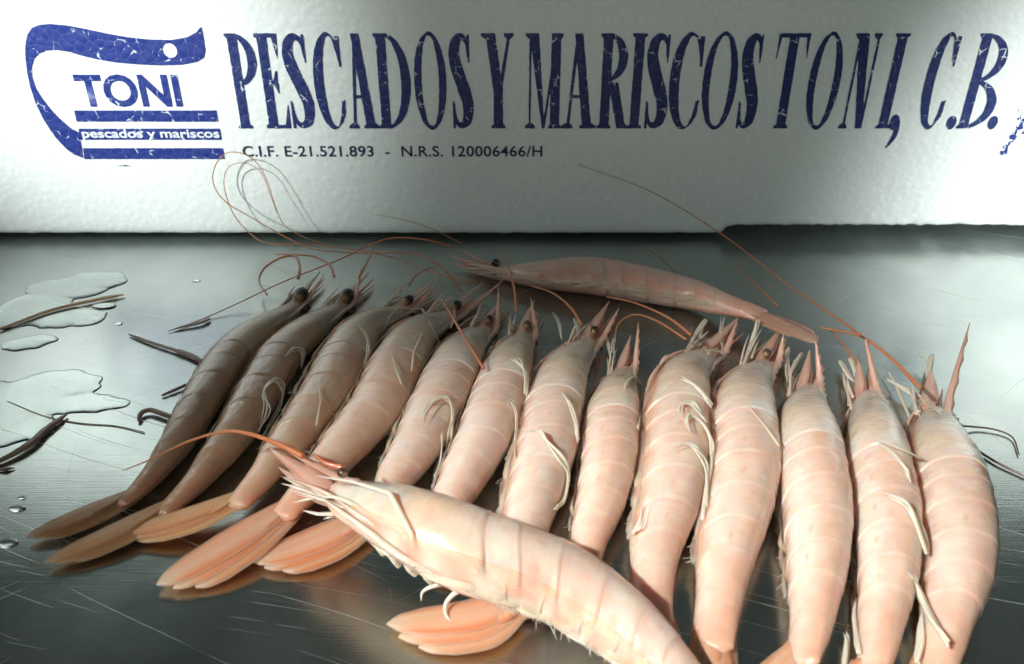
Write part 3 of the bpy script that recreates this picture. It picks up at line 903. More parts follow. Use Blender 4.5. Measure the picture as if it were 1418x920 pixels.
            for i in range(nn - 1):
                for j in range(rows - 1):
                    a = i * rows + j
                    fs.append((a, a + 1, a + rows + 1, a + rows))
            self.part(kind, (vs_, fs, cs), FIN)
    def rostrum(self, tip=None, up=0.25):
        a, b = self.at(.20, interp(.20, T_X, DV) * .97), self.at(.09, interp(.09, T_X, DV) * 1.02)
        c = self.at(0.0, .42)
        e = self.at(-.15, .42 + up) if tip is None else tip
        mid = c.lerp(e, .5) + (c - b).normalized() * .1
        P = catmull([a, b, c, mid, e], 26)
        T, D, Lx = self.frame(0)
        vs_, fs, cs = [], [], []
        for i, p in enumerate(P):
            s = i / 25
            hgt = interp(s, [0, .15, .45, .7, 1], [.03, .12, .24, .16, .02]) * self.R
            th = interp(s, [0, .3, .7, 1], [.05, .09, .06, .012]) * self.R
            tooth = (0.06 * self.R if (i % 3 == 1 and 3 < i < 23) else 0)
            for (x, y) in ((hgt * .6 + tooth, 0), (hgt * .25, th), (-hgt * .35, th * .9), (-hgt * .6, 0), (-hgt * .35, -th * .9), (hgt * .25, -th)):
                vs_.append(p + D * x + Lx * y); cs.append(mix3(mix3((0.80, .72, .62), (0.90, .62, .52), s * 2), ORANGE if self.seed % 2 else PINK, (s - .5) * 1.1) + (.78,))
        for i in range(25):
            for k in range(6): fs.append((i * 6 + k, i * 6 + (k + 1) % 6, i * 6 + 6 + (k + 1) % 6, i * 6 + 6 + k))
        fs.append((5, 4, 3, 2, 1, 0)); fs.append(tuple(25 * 6 + k for k in range(6)))
        self.part('rostrum', (vs_, fs, cs), FIN)
    def eye(self, lat=1, r=.30, p=None, dark=(0.012, 0.008, 0.006), t=0.0, dv=.20):
        T, D, Lx = self.frame(0)
        p = self.at(t, dv, lat * .40) if p is None else p
        bm = bmesh.new(); bmesh.ops.create_uvsphere(bm, u_segments=18, v_segments=12, radius=1)
        vs_ = [p + (-T * v.co.x * r * 1.18 + D * v.co.y * r * .86 + Lx * v.co.z * r * .86) for v in bm.verts]
        cs = [mix3(dark, (0.30, 0.17, 0.09), sstep(-.45, -.95, v.co.x)) for v in bm.verts]
        fs = [tuple(v.index for v in f.verts) for f in bm.faces]; bm.free()
        self.part('eye', (vs_, fs, cs), EYE)
    def leaf(self, name, base, tip, side, width, thick=.05, bend=None, c0=ROSE, c1=ORANGE, c2=CREAM, blunt=.72, rib=.5, n=18, m=11, mid=None, alpha=.95, point=False):
        """a blade with a keel and rounded tip from base to tip; side is its breadth direction"""
        base, tip = V(base), V(tip)
        d = (tip - base); Lg = d.length; dn = d.normalized()
        side = (side - dn * side.dot(dn)).normalized(); nr = dn.cross(side)
        if nr.z < 0: nr = -nr
        path = catmull([base, mid if mid is not None else base.lerp(tip, .5) + nr * (bend or 0), tip], n)
        vs_, fs, cs = [], [], []
        for sgn in (1, -1):
            for i, p in enumerate(path):
                s = i / (n - 1)
                w = width * interp(s, [0, .12, .32, blunt, .78, .92, .98, 1.0], [.58, .72, .93, 1.0, .86, .58, .30, .06])
                if point: w = width * interp(s, [0, .2, .45, .75, .92, 1], [.7, 1, .85, .45, .18, .02])
                for j in range(m):
                    q = j / (m - 1) * 2 - 1
                    ridge = (math.exp(-(q / .22) ** 2) * rib * .7 + rib * .5 * noise.noise(V((q * 3.5, s * .8, width * 31 + self.seed))))
                    h = sgn * thick * (1 - abs(q) ** 4 * .8) * (1 if sgn < 0 else 1 + ridge) + (0.08 * width * (1 - q * q)) 
                    vs_.append(p + side * q * w + nr * h)
                    st = .5 + .9 * noise.noise(V((q * 3.2, s * 1.3, self.seed + width * 7)))
                    col = mix3(c0, c1, .25 + .75 * sstep(.25, .0, abs(abs(q) - .72)) * sstep(.15, .5, s) + .5 * sstep(.25, .0, s))
                    col = mix3(col, c2, .7 * sstep(.80, 1.0, s) + .5 * sstep(.88, 1, abs(q)) + .45 * (1 - st))
                    cs.append(tuple(k * self.tint for k in col) + (alpha * (1 - .55 * sstep(.62, 1, abs(q)) - .25 * sstep(.85, 1, s)),))
        o2 = n * m
        for i in range(n - 1):
            for j in range(m - 1):
                a = i * m + j
                fs.append((a, a + 1, a + m + 1, a + m)); fs.append((o2 + a, o2 + a + m, o2 + a + m + 1, o2 + a + 1))
        for i in range(n - 1):
            for j in (0, m - 1):
                a = i * m + j
                fs.append((a, a + m, o2 + a + m, o2 + a) if j == 0 else (a + m, a, o2 + a, o2 + a + m))
        for j in range(m - 1):
            fs.append((j + 1, j, o2 + j, o2 + j + 1)); a = (n - 1) * m + j
            fs.append((a, a + 1, o2 + a + 1, o2 + a))
        o = self.part(name, (vs_, fs, cs), FIN)
        uvl = o.data.uv_layers.new(name='along')
        vi = np.zeros(len(o.data.loops), dtype=np.int32); o.data.loops.foreach_get('vertex_index', vi)
        vi = vi % o2
        uvl.data.foreach_set('uv', np.stack([(vi // m) / (n - 1) + width * 9 + self.seed, (vi % m) / (m - 1)], 1).astype(np.float32).ravel())
    def scales(self, tip=None, pale=True, both=True):
        T, D, Lx = self.frame(0)
        L0 = .19 * self.len
        for sg in ((1, -1) if both else (1,)):
            b = self.at(.03, -.12, sg * .20)
            e = self.at(-.17 - .02 * self.rnd.random(), -.05 + .1 * self.rnd.random(), sg * (.30 + .1 * self.rnd.random()))
            if tip is not None and sg == 1: e = tip
            if e.z < .25: e.z = .25
            self.leaf('antennal_scale', b, e, D, (.20 + .08 * self.rnd.random()) * self.R, .025, None, (0.90, .66, .55) if pale else PINK, PINK if pale else RED, (0.90, .76, .66), blunt=.45, rib=.8, alpha=.62, point=True)
    def feelers(self, n=3, red=RED):
        for k in range(n):
            a = self.at(.02, .1 - .2 * k / max(1, n - 1), .10 * (k - 1))
            m = self.at(-.06, .12 - .2 * k / max(1, n - 1) + .06, .14 * (k - 1))
            e = self.at(-.12 - .05 * self.rnd.random(), .25 - .35 * k / max(1, n - 1), .3 * (k - 1) + .1 * self.rnd.random())
            for q in (m, e):
                if q.z < .2: q.z = .2
            self.part('antennule', tube([a, m, e], lambda s: lerp(.14, .015, s ** .8) * self.R, 14, 7, .7, V((0, 0, 1)), ROSE, red), FIN)
    def legs(self, n=5, side=1):
        """walking legs folded forward under the carapace"""
        r = self.rnd
        for k in range(n):
            t0 = .16 + .05 * k
            q = []
            for dt in (0, -.05, -.12, -.20 - .05 * r.random()):
                tt = t0 + dt
                q.append(self.at(tt, -interp(tt, T_X, DV) * (.93 + .10 * r.random()) - (.04 if dt else 0), .10 + .28 * r.random() * (1 if dt else .4)))
            for p in q:
                if p.z < .15: p.z = .15
            w = (.055 + .02 * r.random()) * self.R
            self.part('walking_leg', tube(q, lambda s: w * interp(s, [0, .3, .36, .7, .75, 1], [1, .9, 1.1, .65, .75, .2]), 20, 7, .8, V((0, 0, 1)), CREAM, (0.85, .72, .60), ROSE), FIN)
    def pleopods(self, n=5):
        """small swimmerets tucked along the belly"""
        r = self.rnd
        for k in range(n):
            t0 = (SEG[k + 1] + SEG[k + 2]) / 2
            d0 = -interp(t0, T_X, DV)
            a = self.at(t0 + .01, d0 * .80, .22)
            m = self.at(t0 - .035, d0 * 1.04 - .06 * r.random(), .26 + .12 * r.random())
            e = self.at(t0 - .11 - .03 * r.random(), d0 * 1.02 - .12 * r.random(), .05 + .2 * r.random())
            for q in (m, e):
                if q.z < .10: q.z = .10
            T, D, Lx = self.frame(t0)
            self.leaf('swimmeret', a, e, D + Lx * .5, .11 * self.R, .015, None, CREAM, (0.84, .70, .52), (0.86, .80, .66), blunt=.4, rib=.8, mid=m, n=12, m=7, alpha=.55)
    def fan(self, tip, spread=13, width=.30, zt=.22, c=((0.92, .56, .40), (0.88, .34, .15), (0.95, .74, .56)), order=None, zb=None):
        """tail fan: telson and four blades"""
        b = self.at(1.0, 0, 0) ; bz = self.at(.985, 0, .0)
        tip = V(tip); d = tip - b; d.z = 0
        Lf = d.length
        up = V((0, 0, 1))
        side0 = up.cross(d.normalized())
        hb = max(.30, b.z * .9)
        spec = [(-1.0, .70, -.10, 'tail_fin', .85), (1.0, .80, -.08, 'tail_fin', .95), (.35, .92, -.03, 'tail_fin', .95), (-.25, 1.0, .02, 'tail_fin', 1.10), (-.1, .50, .09, 'telson', .50)]
        for q, ln, dz, nm, wk in spec:
            ang = math.radians(q * spread)
            dn = d.normalized(); dd = (Matrix.Rotation(ang, 3, 'Z') @ dn)
            bb = self.at(.955, 0, 0) + side0 * (q * .24 * self.R) + V((0, 0, dz + .04))
            bb.z = max(bb.z, .12)
            ee = b + dd * Lf * ln; ee.z = zt * .45 + .10 + dz * .5
            w = width * wk * (0.94 + .12 * self.rnd.random())
            sd = (Matrix.Rotation(ang, 3, 'Z') @ side0) + up * (-.10 * q)
            mid = b.lerp(ee, .42) + side0 * q * .05 * Lf
            mid.z = lerp(bb.z, ee.z, .42) + .05
            self.leaf(nm, bb, ee, sd, w, .014, None, c[0], c[1], c[2], blunt=.5, rib=.3, mid=mid, n=24, alpha=.74)
    def fringe(self, t0=.36, t1=.8, n=24):
        """stiff hairs along the side plates, joined"""
        r = self.rnd; vs_, fs, cs = [], [], []
        for i in range(n):
            t = lerp(t0, t1, r.random())
            dv = interp(t, T_X, DV)
            a = self.at(t, -dv * (1.0 + .06 * r.random()), .20 * (r.random() - .1))
            e = a + (self.at(t + .01 + .02 * r.random(), -dv - .22 * r.random() - .06, .15 + .35 * (r.random() - .3)) - a)
            if e.z < .05: e.z = .05
            v, f, c = tube([a, a.lerp(e, .5), e], lambda s: lerp(.017, .004, s), 3, 4, 1, V((0, 0, 1)), (0.85, .75, .62), (0.85, .75, .62))
            o = len(vs_); vs_ += v; cs += c; fs += [tuple(o + k for k in q) for q in f]
        p = self.part('fringe', (vs_, fs, cs), FIN); p['kind'] = 'stuff'
    def antenna(self, pts, r0=.055, r1=.02, c0=(0.60, .25, .12), c1=(0.56, .27, .15), n=60, name='antenna'):
        self.part(name, tube(pts, lambda s: lerp(r0, r1, s), n, 6, 1, V((0, 0, 1)), c0, c1), FIN)

TREES = []
def surface_z(x, y):
    """height of the first prawn or of the counter along the line of sight to a measured point"""
    d = sight(x, y).normalized(); best = None
    for tr in TREES:
        h = tr.ray_cast(CAMP, d)
        if h[0] is not None and (best is None or h[3] < best[1]): best = (h[0].z, h[3])
    return best[0] if best else 0.05

def over(pts, lift=.12, lo=.12, hi=2.6):
    """points resting on whatever lies there"""
    zs = [max(lo, min(hi, surface_z(p[0], p[1]))) for p in pts]
    sm = [max(zs[i], (zs[max(0, i - 1)] + zs[i] + zs[min(len(zs) - 1, i + 1)]) / 3) for i in range(len(zs))]
    return [W(p[0], p[1], z + (p[2] if len(p) > 2 else lift)) for p, z in zip(pts, sm)]

G_ROW = 'prawns laid side by side in the row'
DATA = [
 # spine, R, roll, rostrum tip (x, y, z), tail tip, tint, lift, label
 dict(sp=[(415,407),(393,430),(345,470),(312,505),(284,548),(243,610),(190,665),(156,687)], R=0.85, roll=18, tip=(449,379,1.1), fan=(36,745), tint=.60,  # this prawn and the next are tinted darker than the rest
      label='leftmost prawn of the row, tinted dark brown, beside the wet bare steel'),
 dict(sp=[(478,408),(438,445),(395,487),(364,535),(322,600),(270,655),(214,702)], R=0.92, roll=16, tip=(501,363,1.3), fan=(62,781), tint=.68,
      label='second prawn from the left, tinted dark, with a glossy back and large black eye'),
 dict(sp=[(562,413),(505,452),(474,500),(447,550),(407,602),(366,650),(322,697)], R=1.02, roll=10, tip=(600,398,.9), fan=(155,742), tint=.98,
      label='third prawn from the left, greenish head, tail resting over its neighbour'),
 dict(sp=[(628,420),(580,457),(548,508),(522,562),(478,612),(432,660),(384,708)], R=1.1, roll=10, tip=(700,385,.9), fan=(220,815), tint=1.0,
      label='fourth prawn from the left, thin bent legs over its head, large orange tail fan'),
 dict(sp=[(674,440),(640,485),(612,545),(578,612),(540,662),(505,712)], R=1.08, roll=14, tip=(690,398,1.2), fan=(350,783), tint=1.0,
      label='fifth prawn from the left, its tail fan emerging under the head of the front prawn'),
 dict(sp=[(728,448),(706,497),(690,552),(668,610),(636,665),(605,715),(600,750)], R=1.1, roll=20, tip=(735,412,1.2), fan=(660,790), tint=1.0,
      label='sixth prawn from the left, with a straight upright feeler, tail hidden under the front prawn'),
 dict(sp=[(820,455),(785,505),(766,560),(758,612),(745,662),(730,715),(722,770),(738,832)], R=1.11, roll=14, tip=(857,427,1.4), fan=(535,872), tint=1.0,
      label='seventh prawn from the left, its pink tail fan showing below the front prawn'),
 dict(sp=[(868,497),(854,540),(845,590),(842,640),(832,692),(816,742),(803,800)], R=1.03, roll=34, tip=(884,447,1.7), fan=(800,860), tint=1.0,
      label='eighth prawn from the left, red pointed snout in the middle of its narrow head'),
 dict(sp=[(990,470),(950,512),(938,570),(936,630),(927,690),(912,745),(904,800),(908,850)], R=1.17, roll=12, tip=(1022,440,1.2), fan=(930,960), tint=1.0,
      label='ninth prawn from the left, broad pale head with orange feelers, below the rear prawn'),
 dict(sp=[(1064,485),(1036,530),(1027,585),(1030,640),(1022,700),(1008,762),(997,825),(990,885)], R=1.2, roll=22, tip=(1085,462,1.4), fan=(975,990), tint=1.0,
      label='tenth prawn from the left, with many white curled swimmerets along its side'),
 dict(sp=[(1124,520),(1114,575),(1120,640),(1130,710),(1133,780),(1126,850),(1112,912)], R=1.16, roll=46, tip=(1129,470,1.9), fan=(1040,965), tint=1.02,
      label='eleventh prawn from the left, head under the tip of the rear prawn’s tail'.replace('’', "'")),
 dict(sp=[(1203,530),(1207,580),(1212,640),(1223,700),(1230,762),(1228,822),(1218,890),(1208,935)], R=1.09, roll=50, tip=(1196,460,2.1), fan=(1180,1010), tint=1.02,
      label='second prawn from the right, upright blunt snout with one long feeler to the box'),
 dict(sp=[(1298,550),(1300,610),(1313,670),(1325,730),(1328,790),(1316,850),(1296,920)], R=1.14, roll=24, tip=(1343,447,1.6), fan=(1280,1010), tint=.98,
      label='rightmost prawn of the row, with a long curved red snout'),
]
P_ = []
def lift_tail(h, a=.75): return lambda t: h * sstep(a, 1.0, t)
for i, d in enumerate(DATA):
    lf = 0.0
    if i == 2: lf = lift_tail(.35, .7)
    if i == 3: lf = lift_tail(.25, .7)
    if i == 5: lf = 0.0
    p = Prawn(d['sp'], d['R'], d['roll'], d['label'], d['tint'], lf, G_ROW, seed=i)
    P_.append(p)
# the prawn across the front rests on the row behind its back and on the tails below it
front = Prawn([(452,668,2.2),(515,703,2.2),(580,735,2.1),(640,760,2.0),(702,777,1.9),(762,795,1.7),(822,826,1.5),(872,862,1.3),(920,905,1.1),(975,965,1.0),(1015,1025,1.0)], 1.22, 8,
              'largest prawn, lying across the front over the tails of the row', 1.03, lambda t: lerp(1.55, .15, sstep(.1, .75, t)), 'prawns laid across the row', seed=21)
rear = Prawn([(685,364),(720,371),(765,378),(830,385),(900,396),(960,408),(1014,430),(1058,447)], 1.0, 10,
             'greyish pink prawn lying crosswise behind the row, nearest the foam box', .92, lift_tail(.9, .72), 'prawns laid across the row', seed=22, red=.4)
ALL = P_ + [front, rear]
for p in ALL:
    TREES.append(BVHTree.FromPolygons([tuple(v) for v in p.bv], [f for f in p.bf]))

for i, (p, d) in enumerate(zip(P_, DATA)):
    p.rostrum(W(*d['tip']))
    if i < 7:
        p.eye(1, .36 if i < 2 else (.26 if i < 4 else .2), dark=(0.012, 0.008, 0.006) if i not in (5,) else (.05, .04, .03))
        p.eye(-1, .22)
    else:
        if i == 9: p.eye(1, .2, t=.01, dv=.15, dark=(.06, .05, .04))
        p.eye(-1, .2, t=.03, dv=.05)

    p.scales()
    p.margins()
    p.feelers(2 if i > 1 else 3)
    p.legs(4)
    p.pleopods()
    p.fan(W(*d['fan'], .25), spread=6 if i < 3 else 11, width=.37 if i < 3 else .54,
          c=((0.95, .52, .28), (0.95, .42, .16), (1.0, .72, .44)) if i < 3 else ((0.95, .58, .40), (0.90, .28, .09), (0.96, .76, .58)))
    if i > 1: p.fringe()
front.rostrum(W(372, 606, 2.9)); front.eye(1, .16, p=W(474, 655, 2.85), dark=(.05, .028, .015)); front.eye(-1, .2)
front.scales(); front.margins();  front.feelers(3, ORANGE); front.legs(5); front.pleopods(); front.fringe(.36, .8, 50)
front.fan(W(1090, 1130, .3), width=.6)
rear.rostrum(W(634, 344, .9)); rear.eye(1, .22); rear.eye(-1, .2); rear.scales(); rear.margins();  rear.feelers(3); rear.legs(5); rear.pleopods()
rear.fan(W(1138, 468, 1.5), spread=11, width=.42, zt=2.6, c=(ROSE, (0.80, .40, .28), (0.86, .62, .50)))

# ---- the legs and swimmerets one can pick out: (prawn, kind, half width cm, lift, points)
PALEW = (0.93, .89, .79)
BITS = [
 (2, 'swimmeret', .10, .10, [(357,604),(370,565),(366,540),(379,527),(392,537),(387,560),(365,603)]),
 (2, 'swimmeret', .07, .12, [(394,496),(406,482),(421,486),(418,508)]),
 (3, 'swimmeret', .08, .10, [(495,450),(507,462),(511,482),(505,502)]),
 (3, 'walking_leg', .05, .15, [(441,522),(444,556),(438,590)]),
 (3, 'walking_leg', .06, .16, [(526,470),(540,438),(551,426),(585,428),(597,450),(608,473),(597,492)]),
 (3, 'walking_leg', .055, .16, [(540,483),(585,461),(573,488),(570,515)]),
 (3, 'walking_leg', .05, .16, [(540,484),(548,510),(556,532)]),
 (4, 'walking_leg', .05, .35, [(627,410),(630,438),(624,455)]),
 (4, 'walking_leg', .06, .2, [(676,430),(650,441),(632,455)]),
 (5, 'swimmeret', .10, .10, [(580,582),(592,562),(606,551),(620,550),(627,568),(624,598),(618,622)]),
 (5, 'swimmeret', .06, .08, [(611,598),(609,633),(600,660)]),
 (6, 'swimmeret', .09, .12, [(703,561),(711,557),(716,577),(715,608),(713,634)]),
 (6, 'swimmeret', .10, .14, [(705,497),(717,503),(729,517),(727,546)]),
 (7, 'swimmeret', .11, .10, [(716,597),(744,598),(760,614),(777,636),(787,658),(780,690),(770,705)]),
 (7, 'swimmeret', .09, .10, [(777,544),(789,556),(797,582),(800,609)]),
 (8, 'swimmeret', .10, .14, [(863,539),(870,527),(878,523),(888,534),(888,556),(884,591)]),
 (9, 'swimmeret', .13, .14, [(941,525),(959,532),(972,543),(985,562)]),
 (9, 'swimmeret', .10, .14, [(942,572),(945,558),(961,560),(979,585)]),
 (9, 'swimmeret', .12, .12, [(955,598),(950,582),(960,577),(977,592),(985,615),(984,640),(978,680),(972,720)]),
 (9, 'swimmeret', .10, .10, [(929,620),(951,613),(968,622),(979,650),(978,700)]),
 (10, 'walking_leg', .05, .06, [(995,551),(1037,563),(1062,593),(1079,618)]),
 (10, 'maxilliped', .10, .2, [(1090,530),(1088,505),(1092,482)]),
 (10, 'maxilliped', .08, .2, [(1092,528),(1100,508),(1111,489)]),
 (9, 'maxilliped', .11, .25, [(1030,500),(1040,475),(1051,443)]),
 (9, 'maxilliped', .08, .2, [(1010,495),(992,486),(980,490)]),
 (8, 'maxilliped', .12, .2, [(950,485),(965,460),(977,442)]),
 (8, 'maxilliped', .05, .3, [(1003,437),(1000,462),(1004,492)]),
 (7, 'maxilliped', .07, .2, [(846,500),(842,480),(840,470)]),
 (7, 'maxilliped', .06, .2, [(850,495),(850,478),(852,468)]),
 (6, 'maxilliped', .06, .3, [(764,432),(773,448),(778,470)]),
 (6, 'maxilliped', .09, .25, [(800,470),(799,455),(795,441)]),
 (11, 'maxilliped', .13, .2, [(1183,528),(1173,515),(1163,500)]),
 (11, 'maxilliped', .10, .25, [(1184,524),(1181,508),(1176,496)]),
 (12, 'walking_leg', .08, .2, [(1218,495),(1238,528),(1252,560),(1263,585)]),
 (12, 'maxilliped', .14, .25, [(1222,521),(1250,538),(1280,556)]),
 (12, 'maxilliped', .13, .3, [(1284,540),(1287,515),(1290,492)]),
 (12, 'maxilliped', .08, .35, [(1290,510),(1283,500),(1273,492)]),
 (12, 'maxilliped', .09, .3, [(1275,548),(1290,560),(1301,570)]),
 (12, 'swimmeret', .07, .1, [(1207,605),(1249,623),(1278,636)]),
 (12, 'swimmeret', .09, .1, [(1208,606),(1238,630),(1254,648),(1260,664)]),
 (12, 'swimmeret', .15, .1, [(1222,684),(1240,688),(1259,704),(1277,738),(1284,768)]),
 (12, 'swimmeret', .20, .15, [(1257,792),(1268,806),(1276,824),(1291,856),(1312,892)]),
 (12, 'swimmeret', .12, .06, [(1279,850),(1275,880),(1270,918)]),
 (11, 'swimmeret', .14, .06, [(1181,826),(1186,860),(1190,905)]),
 (11, 'swimmeret', .10, .06, [(1172,872),(1173,890),(1169,925)]),
 (8, 'swimmeret', .07, .10, [(892,699),(884,725),(876,740)]),
]
def jointed(P, per=6):
    """straight leg joints with a small knuckle at each bend"""
    out = []
    for a, b in zip(P[:-1], P[1:]):
        for k in range(per): out.append(a.lerp(b, k / per))
    return out + [P[-1]]
tuft = random.Random(5)
for i, nm, w, lift, pts in BITS:
    for k in range(3 if nm != 'walking_leg' else 1):
        jt = 0 if k == 0 else 5.0
        sc_ = 1.0 if k == 0 else .55
        q = [(p[0] + jt * (tuft.random() - .5) * 2 * (1 - n / len(pts) * .6), p[1] + jt * (tuft.random() - .5) * 2) for n, p in enumerate(pts)]
        P = over(q, lift + .06 * k, hi=2.3)
        shape = (lambda s, w=w * sc_: w * .85 * interp(s, [0, .15, .55, .9, 1], [.08, .45, .95, 1, .6]))
        n_ = 34
        if nm == 'walking_leg': P, n_ = jointed(P), 0
        ALL[i].part(nm, tube(P, shape, n_, 8, .5, V((0, 0, 1)), PALEW, CREAM, (0.84, .70, .55) if nm == 'walking_leg' else None), FIN)
# fine mouthparts bristling at each head
for p in ALL:
    r = p.rnd
    for k in range(6):
        a = p.at(.10 * r.random() + .02, -.28 - .2 * r.random(), .25 + .15 * r.random())
        e = p.at(-.03 - .09 * r.random(), -.30 - .45 * r.random(), .1 + .6 * r.random())
        m = a.lerp(e, .5) + p.frame(0)[2] * (.12 * r.random())
        if e.z < .2: e.z = .2
        w = .035 + .045 * r.random()
        p.part('mouthpart', tube([a, m, e], (lambda s, w=w: w * interp(s, [0, .5, 1], [1, .9, .1])), 12, 6, .6, V((0, 0, 1)), (0.86, .70, .58), PALEW if k % 3 else ROSE), FIN)
FB = [
 ('swimmeret', .13, [(446,690,2.6),(500,728,2.6),(560,772,2.4),(622,798,2.0)]),
 ('swimmeret', .10, [(462,690,2.7),(520,728,2.65),(570,768,2.4),(600,790,2.1)]),
 ('coxa', .20, [(512,745,1.9),(524,756,1.6),(533,766,1.3)]),
 ('coxa', .20, [(533,762,1.8),(545,773,1.5),(554,782,1.2)]),
 ('coxa', .20, [(556,774,1.8),(566,785,1.5),(577,794,1.2)]),
 ('coxa', .20, [(580,784,1.8),(590,796,1.5),(600,805,1.2)]),
 ('swimmeret', .16, [(640,806,1.2),(690,815,1.3),(740,835,1.1),(800,866,.8)]),
 ('swimmeret', .16, [(700,818,1.2),(750,838,1.1),(800,866,.9),(850,898,.6)]),
 ('swimmeret', .10, [(634,867,.35),(618,852,.45),(619,833,.6),(640,816,.9),(676,810,1.1),(747,835,.9),(807,866,.6)]),
 ('swimmeret', .07, [(583,833,.5),(586,819,.7),(608,810,.95),(650,806,1.2)]),
 ('swimmeret', .12, [(660,818,1.0),(700,822,1.0),(752,842,.8),(800,866,.7)]),
 ('walking_leg', .11, [(407,696,2.2),(436,689,2.3),(466,698,2.2),(514,746,2.0)]),
 ('walking_leg', .10, [(419,707,2.0),(440,712,2.1),(470,712,2.1),(505,735,2.1)]),
 ('walking_leg', .12, [(448,719,1.9),(470,712,2.0),(500,735,1.9),(540,770,1.8)]),
 ('walking_leg', .09, [(436,659,3.0),(488,667,3.15),(540,683,3.25),(570,739,2.9),(577,765,2.5)]),
 ('maxilliped', .09, [(430,690,2.3),(470,690,2.6),(520,715,2.7)]),
]
for nm, w, pts in FB:
    Q = [W(*p) for p in pts]; n_ = 40
    if nm == 'walking_leg': Q, n_ = jointed(Q), 0
    front.part(nm, tube(Q, (lambda s, w=w: w * .85 * interp(s, [0, .15, .55, .9, 1], [.1, .5, .95, 1, .6])), n_, 8, .6, V((0, 0, 1)), PALEW, CREAM), FIN)
# the peduncle knob of the tail fan under the front prawn, leaning antennae and long feelers
def mixpts(seq):
    out = []
    for p in seq:
        out.append(F(p[0], p[1], BOX_Y + p[3]) if len(p) == 4 else (W(p[0], p[1], p[2]) if len(p) == 3 else None))
    known = [i for i, q in enumerate(out) if q is not None]
    for i, p in enumerate(seq):                  # the rest lie between their neighbours in depth
        if out[i] is None:
            out[i] = F(p[0], p[1], float(np.interp(i, known, [out[k].y for k in known])))
    return out
AN = [
 # feelers that loop up in front of the box: (x, y, None, plane Y) or (x, y, z)
 (4, .05, .022, [(640,405,1.2),(613,372,1.9),(578,353,2.1),(526,350,1.8),(495,351),(439,346),(400,331),(344,299,0,-1.9),(314,281,0,-1.6),(297,259,0,-1.3),(296,236,0,-1.1),(310,214,0,-1.0),(333,212,0,-1.0),(355,225,0,-1.1),(370,251,0,-1.3),(381,285,0,-1.7),(394,312,0,-2.1),(420,328),(470,345,.9)]),
 (3, .045, .02, [(652,392,1.2),(600,378,.9),(540,356,.9),(470,343),(420,338),(366,336,0,-1.9),(333,310,0,-1.4),(318,285,0,-1.1),(310,255,0,-.9),(314,236,0,-.8),(325,227,0,-.8),(344,227,0,-.8),(362,240,0,-.9),(373,266,0,-1.1),(384,296,0,-1.5)]),
 (14, .06, .03, [(634,344,1.0),(588,332,1.5),(543,330,1.6),(509,341,1.5),(474,358,1.3),(439,372,1.2),(387,393,.8),(330,420,.3),(285,440,.08),(240,457,.06)]),
 (14, .03, .015, [(640,338,1.0),(600,318),(560,305),(520,297,0,-1.4)]),
 (0, .09, .05, [(413,386,1.2),(415,369,1.3),(408,355,1.3),(387,358,1.2),(366,372,.9),(359,390,.6),(370,409,.9)]),
 (1, .085, .04, [(463,383,1.3),(455,366,1.3),(432,355,1.3),(404,353,1.2),(380,352,1.0)]),
 (1, .07, .03, [(497,385,1.2),(510,360,1.3),(519,340,1.4)]),
 (2, .05, .02, [(566,396,1.2),(578,380,1.3),(600,371,1.2),(609,388,1.0),(601,400,.9)]),
 (5, .075, .045, [(715,432,1.9),(712,400,2.3),(704,370,2.6),(699,350,2.7)]),
 (4, .075, .045, [(670,511,2.0),(640,462,2.2),(620,428,2.2),(610,411,2.1)]),
 (6, .08, .05, [(805,450,1.4),(790,426,1.5),(765,406,1.4),(735,396,1.0)]),
 (8, .08, .05, [(957,464,1.7),(925,440,1.7),(880,420,1.4),(840,411,1.0)]),
 (8, .065, .04, [(950,470,1.6),(910,445,1.5),(880,436,1.3),(858,447,1.1),(850,470,.8)]),
 (9, .06, .03, [(1078,425,1.2),(1050,398,1.2),(1017,370,1.1)]),
 (9, .05, .03, [(1073,450,1.1),(1020,437,1.1),(950,424,1.0)]),
 (11, .065, .022, [(1192,464,2.2),(1140,428),(1090,394),(1000,325),(900,265),(800,228,0,-.1)]),
 (12, .10, .06, [(1275,538,1.8),(1240,502,1.9),(1214,480,1.9),(1186,464,1.8),(1137,454,1.4)]),
 (10, .06, .04, [(1186,503,1.5),(1170,480,1.5),(1151,457,1.3)]),
 (12, .055, .03, [(1325,590,.5),(1345,591,.15),(1377,595,.10),(1402,606,.08),(1411,630,.06)]),
 (12, .075, .04, [(1330,610,.5),(1350,622,.12),(1385,643,.08),(1440,670,.06)]),
]
for i, r0, r1, pts in AN:
    ALL[i].antenna(mixpts(pts), r0 * .8, r1 * .8, (0.60, .25, .12) if i not in (12,) or pts[0][0] < 1300 else (0.16, .07, .05), (0.60, .27, .14) if i != 12 or pts[0][0] < 1300 else (0.12, .06, .05), n=90)
front.antenna([W(*p) for p in [(420,632,2.7),(385,615,2.8),(345,601,2.8),(310,598,2.6),(260,612,2.2),(205,638,1.5),(170,652,1.2)]], .09, .014, ORANGE, (0.7, .3, .12))
front.antenna([W(*p) for p in [(475,648,2.7),(450,641,2.75),(436,629,2.85)]], .10, .03, RED, RED, 20, 'antennule')
